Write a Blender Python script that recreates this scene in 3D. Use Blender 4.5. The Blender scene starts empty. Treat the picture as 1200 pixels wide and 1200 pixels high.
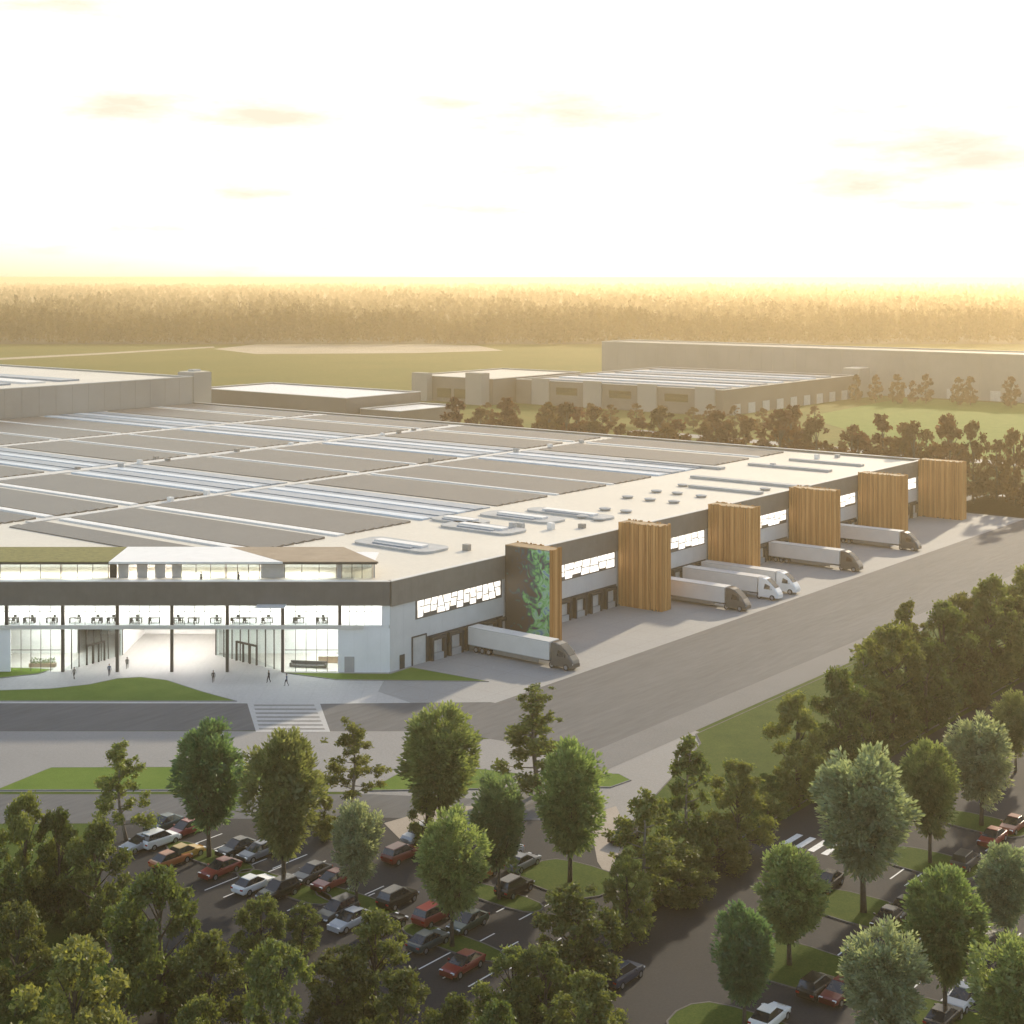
import bpy, bmesh, math, random
import numpy as np
from mathutils import Vector, Matrix
R = math.radians
scene = bpy.context.scene
col = scene.collection
PI = math.pi

# ------------------------------------------------------------------ survey
F_PX, CAM_H, HOR = 1781.0, 60.0, 325.0      # focal length in px of the 1200 px frame, eye height, horizon row


def G(u, v, z=0.0):
    """ground (or level z) point seen at a pixel of the 1200 px photograph"""
    y = (CAM_H - z) * F_PX / (v - HOR)
    return Vector(((u - 600.0) / F_PX * y, y, z))


AX = R(51.5)                                 # long side of the warehouse against world x
P0 = Vector((-18.5, 230.8, 0))
A = Vector((math.cos(AX), math.sin(AX), 0))
B = Vector((-math.sin(AX), math.cos(AX), 0))


def W(s, e, z=0.0):
    p = P0 + A * s + B * e
    return Vector((p.x, p.y, z))


# ------------------------------------------------------------------ materials
MATS = {}


def new_mat(name):
    m = bpy.data.materials.new(name)
    m.use_nodes = True
    m.node_tree.nodes.clear()
    MATS[name] = m
    return m, m.node_tree.nodes, m.node_tree.links


def ramp(n, stops):
    r = n.new('ShaderNodeValToRGB')
    els = r.color_ramp.elements
    while len(els) > 1:
        els.remove(els[-1])
    els[0].position, els[0].color = stops[0][0], (*stops[0][1], 1)
    for p, c in stops[1:]:
        e = els.new(p)
        e.color = (*c, 1)
    return r


def mat(name, c1, c2=None, scale=1.0, rough=0.8, metal=0.0, detail=6, bump=0.0, bscale=None, spec=0.5, scale2=None, stretch=None, coat=0.0, along=None):
    """noise-varied principled surface in object space"""
    m, n, l = new_mat(name)
    out = n.new('ShaderNodeOutputMaterial')
    b = n.new('ShaderNodeBsdfPrincipled')
    l.new(b.outputs[0], out.inputs[0])
    b.inputs['Roughness'].default_value = rough
    b.inputs['Metallic'].default_value = metal
    b.inputs['Specular IOR Level'].default_value = spec
    b.inputs['Coat Weight'].default_value = coat
    tc = n.new('ShaderNodeTexCoord')
    mp = n.new('ShaderNodeMapping')
    l.new(tc.outputs['Object'], mp.inputs[0])
    if along is not None:                     # streaks running along one direction, as wheel tracks do
        mp.vector_type = 'TEXTURE'
        mp.inputs['Rotation'].default_value = (0, 0, along)
        mp.inputs['Scale'].default_value = (7, 1, 1)
    if stretch:
        mp.inputs['Scale'].default_value = stretch
    c2 = c2 or tuple(min(1, x * 1.15) for x in c1)
    t = n.new('ShaderNodeTexNoise')
    t.inputs['Scale'].default_value = scale
    t.inputs['Detail'].default_value = detail
    t.inputs['Roughness'].default_value = 0.65
    l.new(mp.outputs[0], t.inputs['Vector'])
    fac = t.outputs['Fac']
    if scale2:
        t2 = n.new('ShaderNodeTexNoise')
        t2.inputs['Scale'].default_value = scale2
        t2.inputs['Detail'].default_value = 3
        l.new(mp.outputs[0], t2.inputs['Vector'])
        mx = n.new('ShaderNodeMath')
        mx.operation = 'ADD'
        l.new(fac, mx.inputs[0])
        l.new(t2.outputs['Fac'], mx.inputs[1])
        hv = n.new('ShaderNodeMath')
        hv.operation = 'MULTIPLY'
        hv.inputs[1].default_value = 0.5
        l.new(mx.outputs[0], hv.inputs[0])
        fac = hv.outputs[0]
    r = ramp(n, [(0.32, c1), (0.68, c2)])
    l.new(fac, r.inputs[0])
    l.new(r.outputs[0], b.inputs['Base Color'])
    if bump:
        tb = n.new('ShaderNodeTexNoise')
        tb.inputs['Scale'].default_value = bscale or scale * 4
        tb.inputs['Detail'].default_value = 4
        l.new(mp.outputs[0], tb.inputs['Vector'])
        bp = n.new('ShaderNodeBump')
        bp.inputs['Strength'].default_value = bump
        bp.inputs['Distance'].default_value = 0.1
        l.new(tb.outputs['Fac'], bp.inputs['Height'])
        l.new(bp.outputs[0], b.inputs['Normal'])
    return m


def grid_mat(name, c1, c2, joint, sx, sy, rot=0.0, jw=0.02, scale=0.3, rough=0.8, jamount=0.6, scale2=None, streak=False):
    """paving / deck panels: noise colour with joint lines every sx, sy metres"""
    m = mat(name, c1, c2, scale, rough, scale2=scale2)
    n, l = m.node_tree.nodes, m.node_tree.links
    b = [x for x in n if x.type == 'BSDF_PRINCIPLED'][0]
    base = b.inputs['Base Color'].links[0].from_socket
    tc = n.new('ShaderNodeTexCoord')
    mp = n.new('ShaderNodeMapping')
    mp.inputs['Rotation'].default_value = (0, 0, rot)
    l.new(tc.outputs['Object'], mp.inputs[0])
    sep = n.new('ShaderNodeSeparateXYZ')
    l.new(mp.outputs[0], sep.inputs[0])
    prev = None
    for k, s in ((0, sx), (1, sy)):
        if not s:
            continue
        d = n.new('ShaderNodeMath'); d.operation = 'DIVIDE'; d.inputs[1].default_value = s
        l.new(sep.outputs[k], d.inputs[0])
        f = n.new('ShaderNodeMath'); f.operation = 'FRACT'
        l.new(d.outputs[0], f.inputs[0])
        lt = n.new('ShaderNodeMath'); lt.operation = 'LESS_THAN'; lt.inputs[1].default_value = jw / s * (1 if jw < s else .5)
        l.new(f.outputs[0], lt.inputs[0])
        if prev:
            mx = n.new('ShaderNodeMath'); mx.operation = 'MAXIMUM'
            l.new(prev, mx.inputs[0]); l.new(lt.outputs[0], mx.inputs[1]); prev = mx.outputs[0]
        else:
            prev = lt.outputs[0]
    ml = n.new('ShaderNodeMath'); ml.operation = 'MULTIPLY'; ml.inputs[1].default_value = jamount
    l.new(prev, ml.inputs[0])
    mix = n.new('ShaderNodeMixRGB')
    l.new(ml.outputs[0], mix.inputs[0]); l.new(base, mix.inputs[1])
    mix.inputs[2].default_value = (*joint, 1)
    l.new(mix.outputs[0], b.inputs['Base Color'])
    return m


def emit_mat(name, c, strength, c2=None):
    m, n, l = new_mat(name)
    out = n.new('ShaderNodeOutputMaterial')
    e = n.new('ShaderNodeEmission')
    e.inputs[0].default_value = (*c, 1)
    e.inputs[1].default_value = strength
    if c2:
        tc = n.new('ShaderNodeTexCoord')
        t = n.new('ShaderNodeTexNoise'); t.inputs['Scale'].default_value = 0.9; t.inputs['Detail'].default_value = 3
        l.new(tc.outputs['Object'], t.inputs['Vector'])
        r = ramp(n, [(0.35, c2), (0.6, c)])
        l.new(t.outputs['Fac'], r.inputs[0]); l.new(r.outputs[0], e.inputs[0])
    l.new(e.outputs[0], out.inputs[0])
    return m


def glass_mat(name, tint=(0.9, 0.95, 0.95), refl=0.12):
    m, n, l = new_mat(name)
    out = n.new('ShaderNodeOutputMaterial')
    t = n.new('ShaderNodeBsdfTransparent'); t.inputs[0].default_value = (*tint, 1)
    g = n.new('ShaderNodeBsdfGlossy'); g.inputs['Roughness'].default_value = 0.03
    g.inputs[0].default_value = (1, 1, 1, 1)
    lw = n.new('ShaderNodeLayerWeight'); lw.inputs[0].default_value = 0.15
    ad = n.new('ShaderNodeMath'); ad.operation = 'MULTIPLY_ADD'; ad.inputs[1].default_value = 0.6; ad.inputs[2].default_value = refl * .4
    l.new(lw.outputs['Fresnel'], ad.inputs[0])
    mx = n.new('ShaderNodeMixShader')
    l.new(ad.outputs[0], mx.inputs[0]); l.new(t.outputs[0], mx.inputs[1]); l.new(g.outputs[0], mx.inputs[2])
    l.new(mx.outputs[0], out.inputs[0])
    return m


def leaf_mat(name, c1, c2, trans=0.4, scale=0.5):
    m, n, l = new_mat(name)
    out = n.new('ShaderNodeOutputMaterial')
    tc = n.new('ShaderNodeTexCoord')
    t = n.new('ShaderNodeTexNoise'); t.inputs['Scale'].default_value = scale; t.inputs['Detail'].default_value = 5
    t.inputs['Roughness'].default_value = .7
    l.new(tc.outputs['Object'], t.inputs['Vector'])
    r = ramp(n, [(0.33, c1), (0.66, c2)])
    l.new(t.outputs['Fac'], r.inputs[0])
    oi = n.new('ShaderNodeObjectInfo')
    hs = n.new('ShaderNodeHueSaturation')
    mr = n.new('ShaderNodeMapRange'); mr.inputs[3].default_value = 0.475; mr.inputs[4].default_value = 0.525
    l.new(oi.outputs['Random'], mr.inputs[0]); l.new(mr.outputs[0], hs.inputs['Hue'])
    mv = n.new('ShaderNodeMapRange'); mv.inputs[3].default_value = 0.8; mv.inputs[4].default_value = 1.25
    ml = n.new('ShaderNodeMath'); ml.operation = 'MULTIPLY'; ml.inputs[1].default_value = 7.31
    fr = n.new('ShaderNodeMath'); fr.operation = 'FRACT'
    l.new(oi.outputs['Random'], ml.inputs[0]); l.new(ml.outputs[0], fr.inputs[0]); l.new(fr.outputs[0], mv.inputs[0])
    l.new(mv.outputs[0], hs.inputs['Value'])
    l.new(r.outputs[0], hs.inputs['Color'])
    d = n.new('ShaderNodeBsdfDiffuse')
    tr = n.new('ShaderNodeBsdfTranslucent')
    gl = n.new('ShaderNodeBsdfGlossy'); gl.inputs['Roughness'].default_value = .5
    l.new(hs.outputs[0], d.inputs[0])
    hs2 = n.new('ShaderNodeMixRGB'); hs2.blend_type = 'MULTIPLY'; hs2.inputs[0].default_value = 1
    hs2.inputs[2].default_value = (1.5, 1.45, 0.8, 1)
    l.new(hs.outputs[0], hs2.inputs[1]); l.new(hs2.outputs[0], tr.inputs[0])
    mx = n.new('ShaderNodeMixShader'); mx.inputs[0].default_value = trans
    l.new(d.outputs[0], mx.inputs[1]); l.new(tr.outputs[0], mx.inputs[2])
    mg = n.new('ShaderNodeMixShader'); mg.inputs[0].default_value = 0.035
    l.new(mx.outputs[0], mg.inputs[1]); l.new(gl.outputs[0], mg.inputs[2])
    l.new(mg.outputs[0], out.inputs[0])
    return m


mat('field', (0.07, 0.10, 0.012), (0.16, 0.14, 0.03), 0.012, 0.95, scale2=0.25, spec=.1)
mat('bare_field', (0.30, 0.25, 0.17), (0.40, 0.34, 0.25), 0.02, 0.95)
mat('lawn', (0.07, 0.135, 0.016), (0.155, 0.215, 0.04), 0.22, 0.95, scale2=7.0, bump=.5, bscale=12, spec=.1)
mat('verge', (0.03, 0.065, 0.008), (0.09, 0.12, 0.022), 0.25, 0.95, scale2=5.0, bump=.6, bscale=9, spec=.1)
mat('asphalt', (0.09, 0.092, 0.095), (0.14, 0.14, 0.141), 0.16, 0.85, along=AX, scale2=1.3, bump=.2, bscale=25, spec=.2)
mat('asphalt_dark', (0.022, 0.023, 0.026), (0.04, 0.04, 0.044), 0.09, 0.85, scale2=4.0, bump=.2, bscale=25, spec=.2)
grid_mat('concrete', (0.25, 0.245, 0.235), (0.33, 0.325, 0.315), (0.16, 0.15, 0.14), 5.0, 6.0, -AX, .07, 0.05, .8, .6, scale2=3.0)
grid_mat('pale_road', (0.19, 0.185, 0.18), (0.25, 0.24, 0.23), (0.15, .145, .14), 8.0, 0, -AX, .06, 0.05, .8, .4, scale2=3.0)
grid_mat('plaza', (0.37, 0.36, 0.345), (0.47, 0.455, 0.435), (0.28, .26, .24), 2.4, 1.2, 0, .05, 0.08, .75, .5, scale2=2.0)
mat('path', (0.30, 0.25, 0.20), (0.40, 0.34, 0.28), 0.2, 0.9, scale2=5.0)
mat('path_grey', (0.15, 0.148, 0.145), (0.195, 0.19, 0.185), 0.08, 0.85, scale2=3.0, spec=.2)
mat('kerb', (0.20, 0.195, 0.185), (0.27, 0.262, 0.25), 1.0, 0.9, spec=.15)
mat('kerb_dark', (0.10, 0.095, 0.09), (0.16, 0.15, 0.14), 1.0, 0.9, spec=.15)
mat('marking', (0.62, 0.61, 0.58), (0.78, 0.77, 0.74), 2.0, 0.7)
mat('roof_membrane', (0.58, 0.53, 0.44), (0.70, 0.645, 0.54), 0.05, 0.5, scale2=1.2, spec=.45)
mat('roof_dull', (0.27, 0.245, 0.21), (0.34, 0.31, 0.265), 0.03, 0.7)
mat('walkway', (0.55, 0.53, 0.49), (0.66, 0.64, 0.6), 0.2, 0.6)
mat('parapet', (0.60, 0.57, 0.52), (0.68, 0.65, 0.6), 0.5, 0.5)
mat('solar', (0.145, 0.125, 0.103), (0.20, 0.17, 0.14), 0.08, 0.42, scale2=1.5, spec=.4)
mat('skylight', (0.48, 0.56, 0.64), (0.60, 0.67, 0.74), 0.3, 0.3, spec=.3)
mat('skylight_grey', (0.20, 0.25, 0.31), (0.30, 0.35, 0.41), 0.2, 0.35, spec=.3)
mat('white_metal', (0.72, 0.71, 0.69), (0.80, 0.79, 0.77), 0.6, 0.4)
mat('unit_grey', (0.33, 0.34, 0.34), (0.45, 0.46, 0.46), 0.5, 0.5)
mat('vent_grey', (0.24, 0.22, 0.2), (0.32, 0.3, 0.27), 1.0, 0.5)
grid_mat('panel_grey', (0.58, 0.58, 0.57), (0.66, 0.66, 0.65), (0.40, 0.40, 0.39), 3.0, 0, 0, .05, 0.3, .55, .5)
grid_mat('white_wall', (0.76, 0.755, 0.75), (0.83, 0.825, 0.82), (0.55, .545, .53), 2.0, 0, 0, .04, 0.3, .6, .4)
grid_mat('fascia', (0.115, 0.107, 0.10), (0.15, 0.14, 0.13), (0.10, 0.09, 0.08), 1.5, 0, 0, .04, 0.4, .45, .6)
grid_mat('fascia_side', (0.19, 0.17, 0.145), (0.24, 0.215, 0.185), (0.14, .13, .11), 1.5, 0, 0, .04, 0.4, .5, .6)
mat('dark_metal', (0.05, 0.046, 0.042), (0.075, 0.07, 0.065), 1.0, 0.4)
mat('dock_black', (0.03, 0.028, 0.026), (0.055, 0.05, 0.046), 2.0, 0.7)
mat('door_panel', (0.45, 0.44, 0.41), (0.56, 0.55, 0.52), 0.5, 0.5)
mat('far_wall', (0.30, 0.275, 0.245), (0.38, 0.35, 0.31), 0.04, 0.7)
mat('far_wall_dark', (0.17, 0.145, 0.12), (0.22, 0.19, 0.16), 0.06, 0.7)
mat('timber_cap', (0.26, 0.16, 0.07), (0.34, 0.22, 0.1), 1.5, 0.7)
mat('green_roof', (0.10, 0.10, 0.03), (0.26, 0.24, 0.07), 1.2, 0.95, scale2=6.0)
mat('brown_deck', (0.27, 0.20, 0.13), (0.34, 0.26, 0.175), 0.4, 0.7)
mat('interior_white', (0.76, 0.75, 0.73), (0.82, 0.81, 0.79), 0.3, 0.7)
mat('interior_floor', (0.50, 0.47, 0.43), (0.58, 0.55, 0.5), 0.4, 0.5)
mat('interior_grey', (0.34, 0.33, 0.33), (0.42, 0.41, 0.41), 0.5, 0.7)
mat('furniture_dark', (0.05, 0.048, 0.045), (0.09, 0.085, 0.08), 2.0, 0.6)
mat('furniture_wood', (0.30, 0.2, 0.12), (0.4, 0.28, 0.17), 2.0, 0.6)
mat('bark', (0.055, 0.043, 0.033), (0.11, 0.09, 0.07), 3.0, 0.95, bump=.6, bscale=8)
mat('bark_pale', (0.15, 0.13, 0.11), (0.24, 0.21, 0.18), 3.0, 0.95)
mat('tyre', (0.018, 0.018, 0.018), (0.03, 0.03, 0.03), 4.0, 0.85)
mat('rim', (0.4, 0.4, 0.41), (0.5, 0.5, 0.51), 2.0, 0.3, metal=.8)
mat('car_glass', (0.015, 0.018, 0.022), (0.03, 0.034, 0.04), 1.0, 0.06, spec=.8)
mat('headlight', (0.7, 0.72, 0.74), (0.85, 0.86, 0.88), 4.0, 0.1)
mat('tail_light', (0.3, 0.01, 0.01), (0.42, 0.02, 0.015), 4.0, 0.2)
mat('trailer_white', (0.60, 0.59, 0.57), (0.68, 0.67, 0.65), 0.4, 0.45)
mat('trailer_skirt', (0.16, 0.15, 0.14), (0.22, 0.21, 0.19), 1.0, 0.5)
mat('cab_dark', (0.075, 0.068, 0.06), (0.11, 0.10, 0.09), 0.8, 0.3, coat=.5)
mat('cab_white', (0.74, 0.74, 0.73), (0.8, 0.8, 0.79), 0.8, 0.3, coat=.5)
mat('haze_forest_floor', (0.03, 0.028, 0.012), (0.05, 0.045, 0.02), 0.02, 0.95)
mat('hair', (0.03, 0.02, 0.014), (0.05, 0.035, 0.02), 8, 0.8)
CARPAINT = {
    'black': ((0.012, 0.012, 0.013), .25), 'charcoal': ((0.04, 0.042, 0.045), .3), 'teal': ((0.02, 0.05, 0.06), .3), 'navy': ((0.025, 0.04, 0.075), .3),
    'silver': ((0.42, 0.43, 0.45), .35), 'grey': ((0.17, 0.175, 0.19), .35), 'white': ((0.75, 0.75, 0.74), .3), 'red': ((0.22, 0.026, 0.022), .3),
    'darkred': ((0.16, 0.018, 0.016), .3), 'orange': ((0.38, 0.12, 0.035), .3), 'yellow': ((0.45, 0.27, 0.05), .3), 'green': ((0.02, 0.05, 0.035), .3)}
for k, (c, r_) in CARPAINT.items():
    mat('paint_' + k, c, tuple(x * 1.08 for x in c), 0.6, r_, coat=.25)
glass_mat('glass')
glass_mat('glass_dark', (0.55, 0.58, 0.6), .3)
emit_mat('ceiling_glow', (1.0, 0.97, 0.92), 9.0)
emit_mat('lit_pane', (1.0, 0.95, 0.86), 1.05, (0.55, 0.5, 0.43))
leaf_mat('leaf_fresh', (0.09, 0.135, 0.05), (0.26, 0.31, 0.13), .45, .9)
leaf_mat('leaf_silver', (0.13, 0.175, 0.11), (0.34, 0.39, 0.26), .45, .9)
leaf_mat('leaf_deep', (0.06, 0.115, 0.055), (0.17, 0.25, 0.12), .45, .9)
leaf_mat('leaf_olive', (0.06, 0.09, 0.022), (0.21, 0.24, 0.07), .45, .7)
leaf_mat('leaf_dark', (0.034, 0.055, 0.014), (0.14, 0.165, 0.045), .42, .7)
leaf_mat('leaf_yellow', (0.09, 0.12, 0.03), (0.23, 0.24, 0.075), .45, .8)
leaf_mat('leaf_brown', (0.05, 0.022, 0.004), (0.125, 0.056, 0.012), .35)
leaf_mat('leaf_forest', (0.05, 0.026, 0.005), (0.13, 0.07, 0.014), .35, .03)


def wood_mat():
    m, n, l = new_mat('timber')
    out = n.new('ShaderNodeOutputMaterial')
    b = n.new('ShaderNodeBsdfPrincipled'); b.inputs['Roughness'].default_value = .6
    tc = n.new('ShaderNodeTexCoord')
    geo = n.new('ShaderNodeNewGeometry')
    mp = n.new('ShaderNodeMapping'); mp.inputs['Scale'].default_value = (2.2, 2.2, .12)
    l.new(tc.outputs['Object'], mp.inputs[0])
    t = n.new('ShaderNodeTexNoise'); t.inputs['Scale'].default_value = 1.6; t.inputs['Detail'].default_value = 6
    l.new(mp.outputs[0], t.inputs['Vector'])
    ad = n.new('ShaderNodeMath'); ad.operation = 'MULTIPLY_ADD'; ad.inputs[1].default_value = .45
    l.new(geo.outputs['Random Per Island'], ad.inputs[0]); 
    sb = n.new('ShaderNodeMath'); sb.operation = 'MULTIPLY'; sb.inputs[1].default_value = .62
    l.new(t.outputs['Fac'], sb.inputs[0]); l.new(sb.outputs[0], ad.inputs[2])
    r = ramp(n, [(0.2, (0.28, 0.12, 0.028)), (0.5, (0.48, 0.225, 0.06)), (0.85, (0.64, 0.36, 0.13))])
    l.new(ad.outputs[0], r.inputs[0]); l.new(r.outputs[0], b.inputs['Base Color'])
    l.new(b.outputs[0], out.inputs[0])


wood_mat()


def mural_mat():
    """printed leaf mural: green fronds and blue-black blotches on a dark brown panel"""
    m, n, l = new_mat('mural')
    out = n.new('ShaderNodeOutputMaterial')
    b = n.new('ShaderNodeBsdfPrincipled'); b.inputs['Roughness'].default_value = .5
    tc = n.new('ShaderNodeTexCoord')
    sep = n.new('ShaderNodeSeparateXYZ'); l.new(tc.outputs['Object'], sep.inputs[0])
    w = n.new('ShaderNodeTexNoise'); w.inputs['Scale'].default_value = .55; w.inputs['Detail'].default_value = 5
    w.inputs['Distortion'].default_value = 1.5
    l.new(tc.outputs['Object'], w.inputs['Vector'])
    # more leaf towards the outer edge (local y negative) 
    mr = n.new('ShaderNodeMapRange'); mr.inputs[1].default_value = -2.0; mr.inputs[2].default_value = -8.5; mr.inputs[3].default_value = -.2; mr.inputs[4].default_value = .14
    l.new(sep.outputs[1], mr.inputs[0])
    ad = n.new('ShaderNodeMath'); l.new(w.outputs['Fac'], ad.inputs[0]); l.new(mr.outputs[0], ad.inputs[1])
    r = ramp(n, [(0.38, (0.07, 0.055, 0.042)), (0.45, (0.04, 0.06, 0.10)), (0.51, (0.05, 0.17, 0.11)), (0.57, (0.16, 0.45, 0.12)), (0.68, (0.3, 0.52, 0.36)), (0.76, (0.12, 0.25, 0.4))])
    l.new(ad.outputs[0], r.inputs[0]); l.new(r.outputs[0], b.inputs['Base Color'])
    l.new(b.outputs[0], out.inputs[0])


mural_mat()


def person_mat(name, trousers, jacket, skin):
    m, n, l = new_mat(name)
    out = n.new('ShaderNodeOutputMaterial')
    b = n.new('ShaderNodeBsdfPrincipled'); b.inputs['Roughness'].default_value = .85
    tc = n.new('ShaderNodeTexCoord')
    sep = n.new('ShaderNodeSeparateXYZ'); l.new(tc.outputs['Object'], sep.inputs[0])
    d = n.new('ShaderNodeMath'); d.operation = 'DIVIDE'; d.inputs[1].default_value = 1.8
    l.new(sep.outputs[2], d.inputs[0])
    r = ramp(n, [(0, (0.02, 0.018, 0.016)), (.05, trousers), (.53, jacket), (.845, skin)])
    r.color_ramp.interpolation = 'CONSTANT'
    l.new(d.outputs[0], r.inputs[0]); l.new(r.outputs[0], b.inputs['Base Color'])
    l.new(b.outputs[0], out.inputs[0])


# ------------------------------------------------------------------ mesh builder
class MB:
    def __init__(self):
        self.v, self.f = [], []

    def add(self, vs, fs):
        o = len(self.v)
        self.v += [tuple(p) for p in vs]
        self.f += [tuple(i + o for i in f) for f in fs]
        return self

    def box(self, x0, x1, y0, y1, z0, z1):
        v = [(x0, y0, z0), (x1, y0, z0), (x1, y1, z0), (x0, y1, z0), (x0, y0, z1), (x1, y0, z1), (x1, y1, z1), (x0, y1, z1)]
        return self.add(v, [(3, 2, 1, 0), (4, 5, 6, 7), (0, 1, 5, 4), (1, 2, 6, 5), (2, 3, 7, 6), (3, 0, 4, 7)])

    def prism(self, pts, z0, z1):
        """pts counter-clockwise (x, y)"""
        n = len(pts)
        ar = sum(pts[i][0] * pts[(i + 1) % n][1] - pts[(i + 1) % n][0] * pts[i][1] for i in range(n))
        if ar < 0:
            pts = pts[::-1]
        v = [(p[0], p[1], z0) for p in pts] + [(p[0], p[1], z1) for p in pts]
        f = [tuple(range(n))[::-1], tuple(range(n, 2 * n))] + [(i, (i + 1) % n, n + (i + 1) % n, n + i) for i in range(n)]
        return self.add(v, f)

    def sheet(self, pts, z):
        n = len(pts)
        ar = sum(pts[i][0] * pts[(i + 1) % n][1] - pts[(i + 1) % n][0] * pts[i][1] for i in range(n))
        if ar < 0:
            pts = pts[::-1]
        return self.add([(p[0], p[1], z) for p in pts], [tuple(range(n))])

    def loft(self, rings, cap=True):
        n = len(rings[0])
        v = [p for r in rings for p in r]
        f = []
        for k in range(len(rings) - 1):
            for i in range(n):
                j = (i + 1) % n
                f.append((k * n + i, k * n + j, (k + 1) * n + j, (k + 1) * n + i))
        if cap:
            f.append(tuple(range(n))[::-1]); f.append(tuple(range((len(rings) - 1) * n, len(rings) * n)))
        return self.add(v, f)

    def tube(self, pts, radii, n=7):
        rings = []
        for k, p in enumerate(pts):
            p = Vector(p)
            d = (Vector(pts[min(k + 1, len(pts) - 1)]) - Vector(pts[max(k - 1, 0)])).normalized()
            u = d.orthogonal().normalized() if abs(d.z) < .99 else Vector((1, 0, 0))
            w = d.cross(u).normalized(); u = w.cross(d)
            rings.append([p + (u * math.cos(2 * PI * i / n) + w * math.sin(2 * PI * i / n)) * radii[k] for i in range(n)])
        return self.loft(rings)

    def cyl(self, c, r, h, axis='z', n=16):
        c = Vector(c)
        d = {'x': Vector((1, 0, 0)), 'y': Vector((0, 1, 0)), 'z': Vector((0, 0, 1))}[axis]
        u = Vector((0, 1, 0)) if axis == 'x' else Vector((1, 0, 0)) if axis == 'z' else Vector((0, 0, 1))
        w = d.cross(u)
        rings = [[c + d * t + (u * math.cos(2 * PI * i / n) + w * math.sin(2 * PI * i / n)) * r for i in range(n)] for t in (0, h)]
        return self.loft(rings)

    def build(self, name, m, parent=None, loc=None, rotz=0, smooth=False, bevel=0, matlink=None):
        me = bpy.data.meshes.new(name)
        me.from_pydata(self.v, [], self.f)
        if bevel:
            bm = bmesh.new(); bm.from_mesh(me)
            bmesh.ops.bevel(bm, geom=bm.edges[:], offset=bevel, segments=2, affect='EDGES', profile=.6)
            bm.to_mesh(me); bm.free()
        bm = bmesh.new(); bm.from_mesh(me)
        bmesh.ops.recalc_face_normals(bm, faces=bm.faces)
        bm.to_mesh(me); bm.free()
        me.materials.append(MATS[m] if isinstance(m, str) else m)
        if smooth:
            me.polygons.foreach_set('use_smooth', [True] * len(me.polygons))
        o = bpy.data.objects.new(name, me)
        col.objects.link(o)
        if parent:
            o.parent = parent
        if loc is not None:
            o.location = loc
        o.rotation_euler.z = rotz
        return o


def tag(o, label=None, cat=None, group=None, kind=None):
    if label: o['label'] = label
    if cat: o['category'] = cat
    if group: o['group'] = group
    if kind: o['kind'] = kind
    return o


def empty(name, loc, rz=0, label=None, cat=None, group=None):
    o = bpy.data.objects.new(name, None)
    o.empty_display_size = .5
    col.objects.link(o)
    o.location = loc
    o.rotation_euler.z = rz
    return tag(o, label, cat, group)


def copy_tree(o, parent=None):
    c = o.copy()
    col.objects.link(c)
    if parent:
        c.parent = parent
    for ch in [x for x in KIDS.get(o.name, [])]:
        copy_tree(ch, c)
    return c


KIDS = {}


def remember(root):
    """note the children of a thing once, so copying needs no scan"""
    KIDS[root.name] = list(root.children)
    for ch in root.children:
        remember(ch)


# ------------------------------------------------------------------ ground, roads, paths
def struct(name, pts, m, z, thick=0.0):
    mb = MB()
    pts = [(p[0], p[1]) for p in pts]
    if thick:
        mb.prism(pts, z - thick, z)
    else:
        mb.sheet(pts, z)
    return tag(mb.build(name, m), kind='structure')


g = 9500
struct('ground', [(-g, -300), (g, -300), (g, 9400), (-g, 9400)], 'field', 0)
pg = [G(-150, 412), G(250, 409), G(300, 403.5), G(420, 400.5), G(560, 405), G(590, 411), G(480, 414), G(300, 415)]
struct('bare_field', pg[1:], 'bare_field', 0.06)
struct('field_track', [G(-60, 425), G(-60, 422.5), G(120, 413.5), G(250, 406), G(252, 407.5), G(120, 415.5)], 'bare_field', 0.08)
# one base of grass verge in front, then hard surfaces in sheets a little above one another
struct('verge', [G(-700, 1500), G(1900, 1500), W(60, -150), W(330, -150), W(330, 6), W(-90, 120), G(-700, 800)], 'verge', 0.012)
struct('yard_concrete', [W(-12, -23), W(300, -23), W(300, -.0), W(206, 0), W(0, 0), G(457, 788), W(-9, -6)], 'concrete', 0.030)
struct('yard_asphalt', [W(-14, -46.5), W(420, -46.5), W(420, -23), W(-18, -23)], 'asphalt', 0.026)
struct('yard_path', [W(-45, -52), W(420, -52), W(420, -46.5), W(-45, -46.5)], 'path_grey', 0.036)
struct('road', [G(-600, 857), G(590, 857), W(-20, -30), W(4, -49), W(3, -53.5), G(835, 878), G(800, 915), G(755, 962), G(735, 1060), G(700, 1030), G(640, 975), G(440, 940), G(420, 928), G(-600, 928)], 'pale_road', 0.020)
struct('plaza', [G(-600, 775), G(-600, 826), G(590, 826), W(-9, -6), G(457, 787), (-18.5, 262), (-140, 262)], 'plaza', 0.026)
struct('service_road', [G(-600, 824), G(290, 824.5), G(301, 856.5), G(-600, 858)], 'asphalt', 0.034)
struct('service_road', [G(374, 825), G(575, 823), G(640, 835), G(610, 857), G(386, 857)], 'asphalt', 0.034)
struct('road_lower', [G(-600, 931), G(440, 931), G(640, 940), G(650, 990), G(400, 985), G(150, 965), G(-600, 968)], 'asphalt', 0.024)
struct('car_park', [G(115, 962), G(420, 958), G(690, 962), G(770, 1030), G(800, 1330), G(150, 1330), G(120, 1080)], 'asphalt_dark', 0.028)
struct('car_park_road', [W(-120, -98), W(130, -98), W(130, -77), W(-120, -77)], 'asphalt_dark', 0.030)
struct('car_park_drive', [W(-120, -150), W(130, -150), W(130, -97.5), W(-120, -97.5)], 'asphalt_dark', 0.034)
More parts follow.
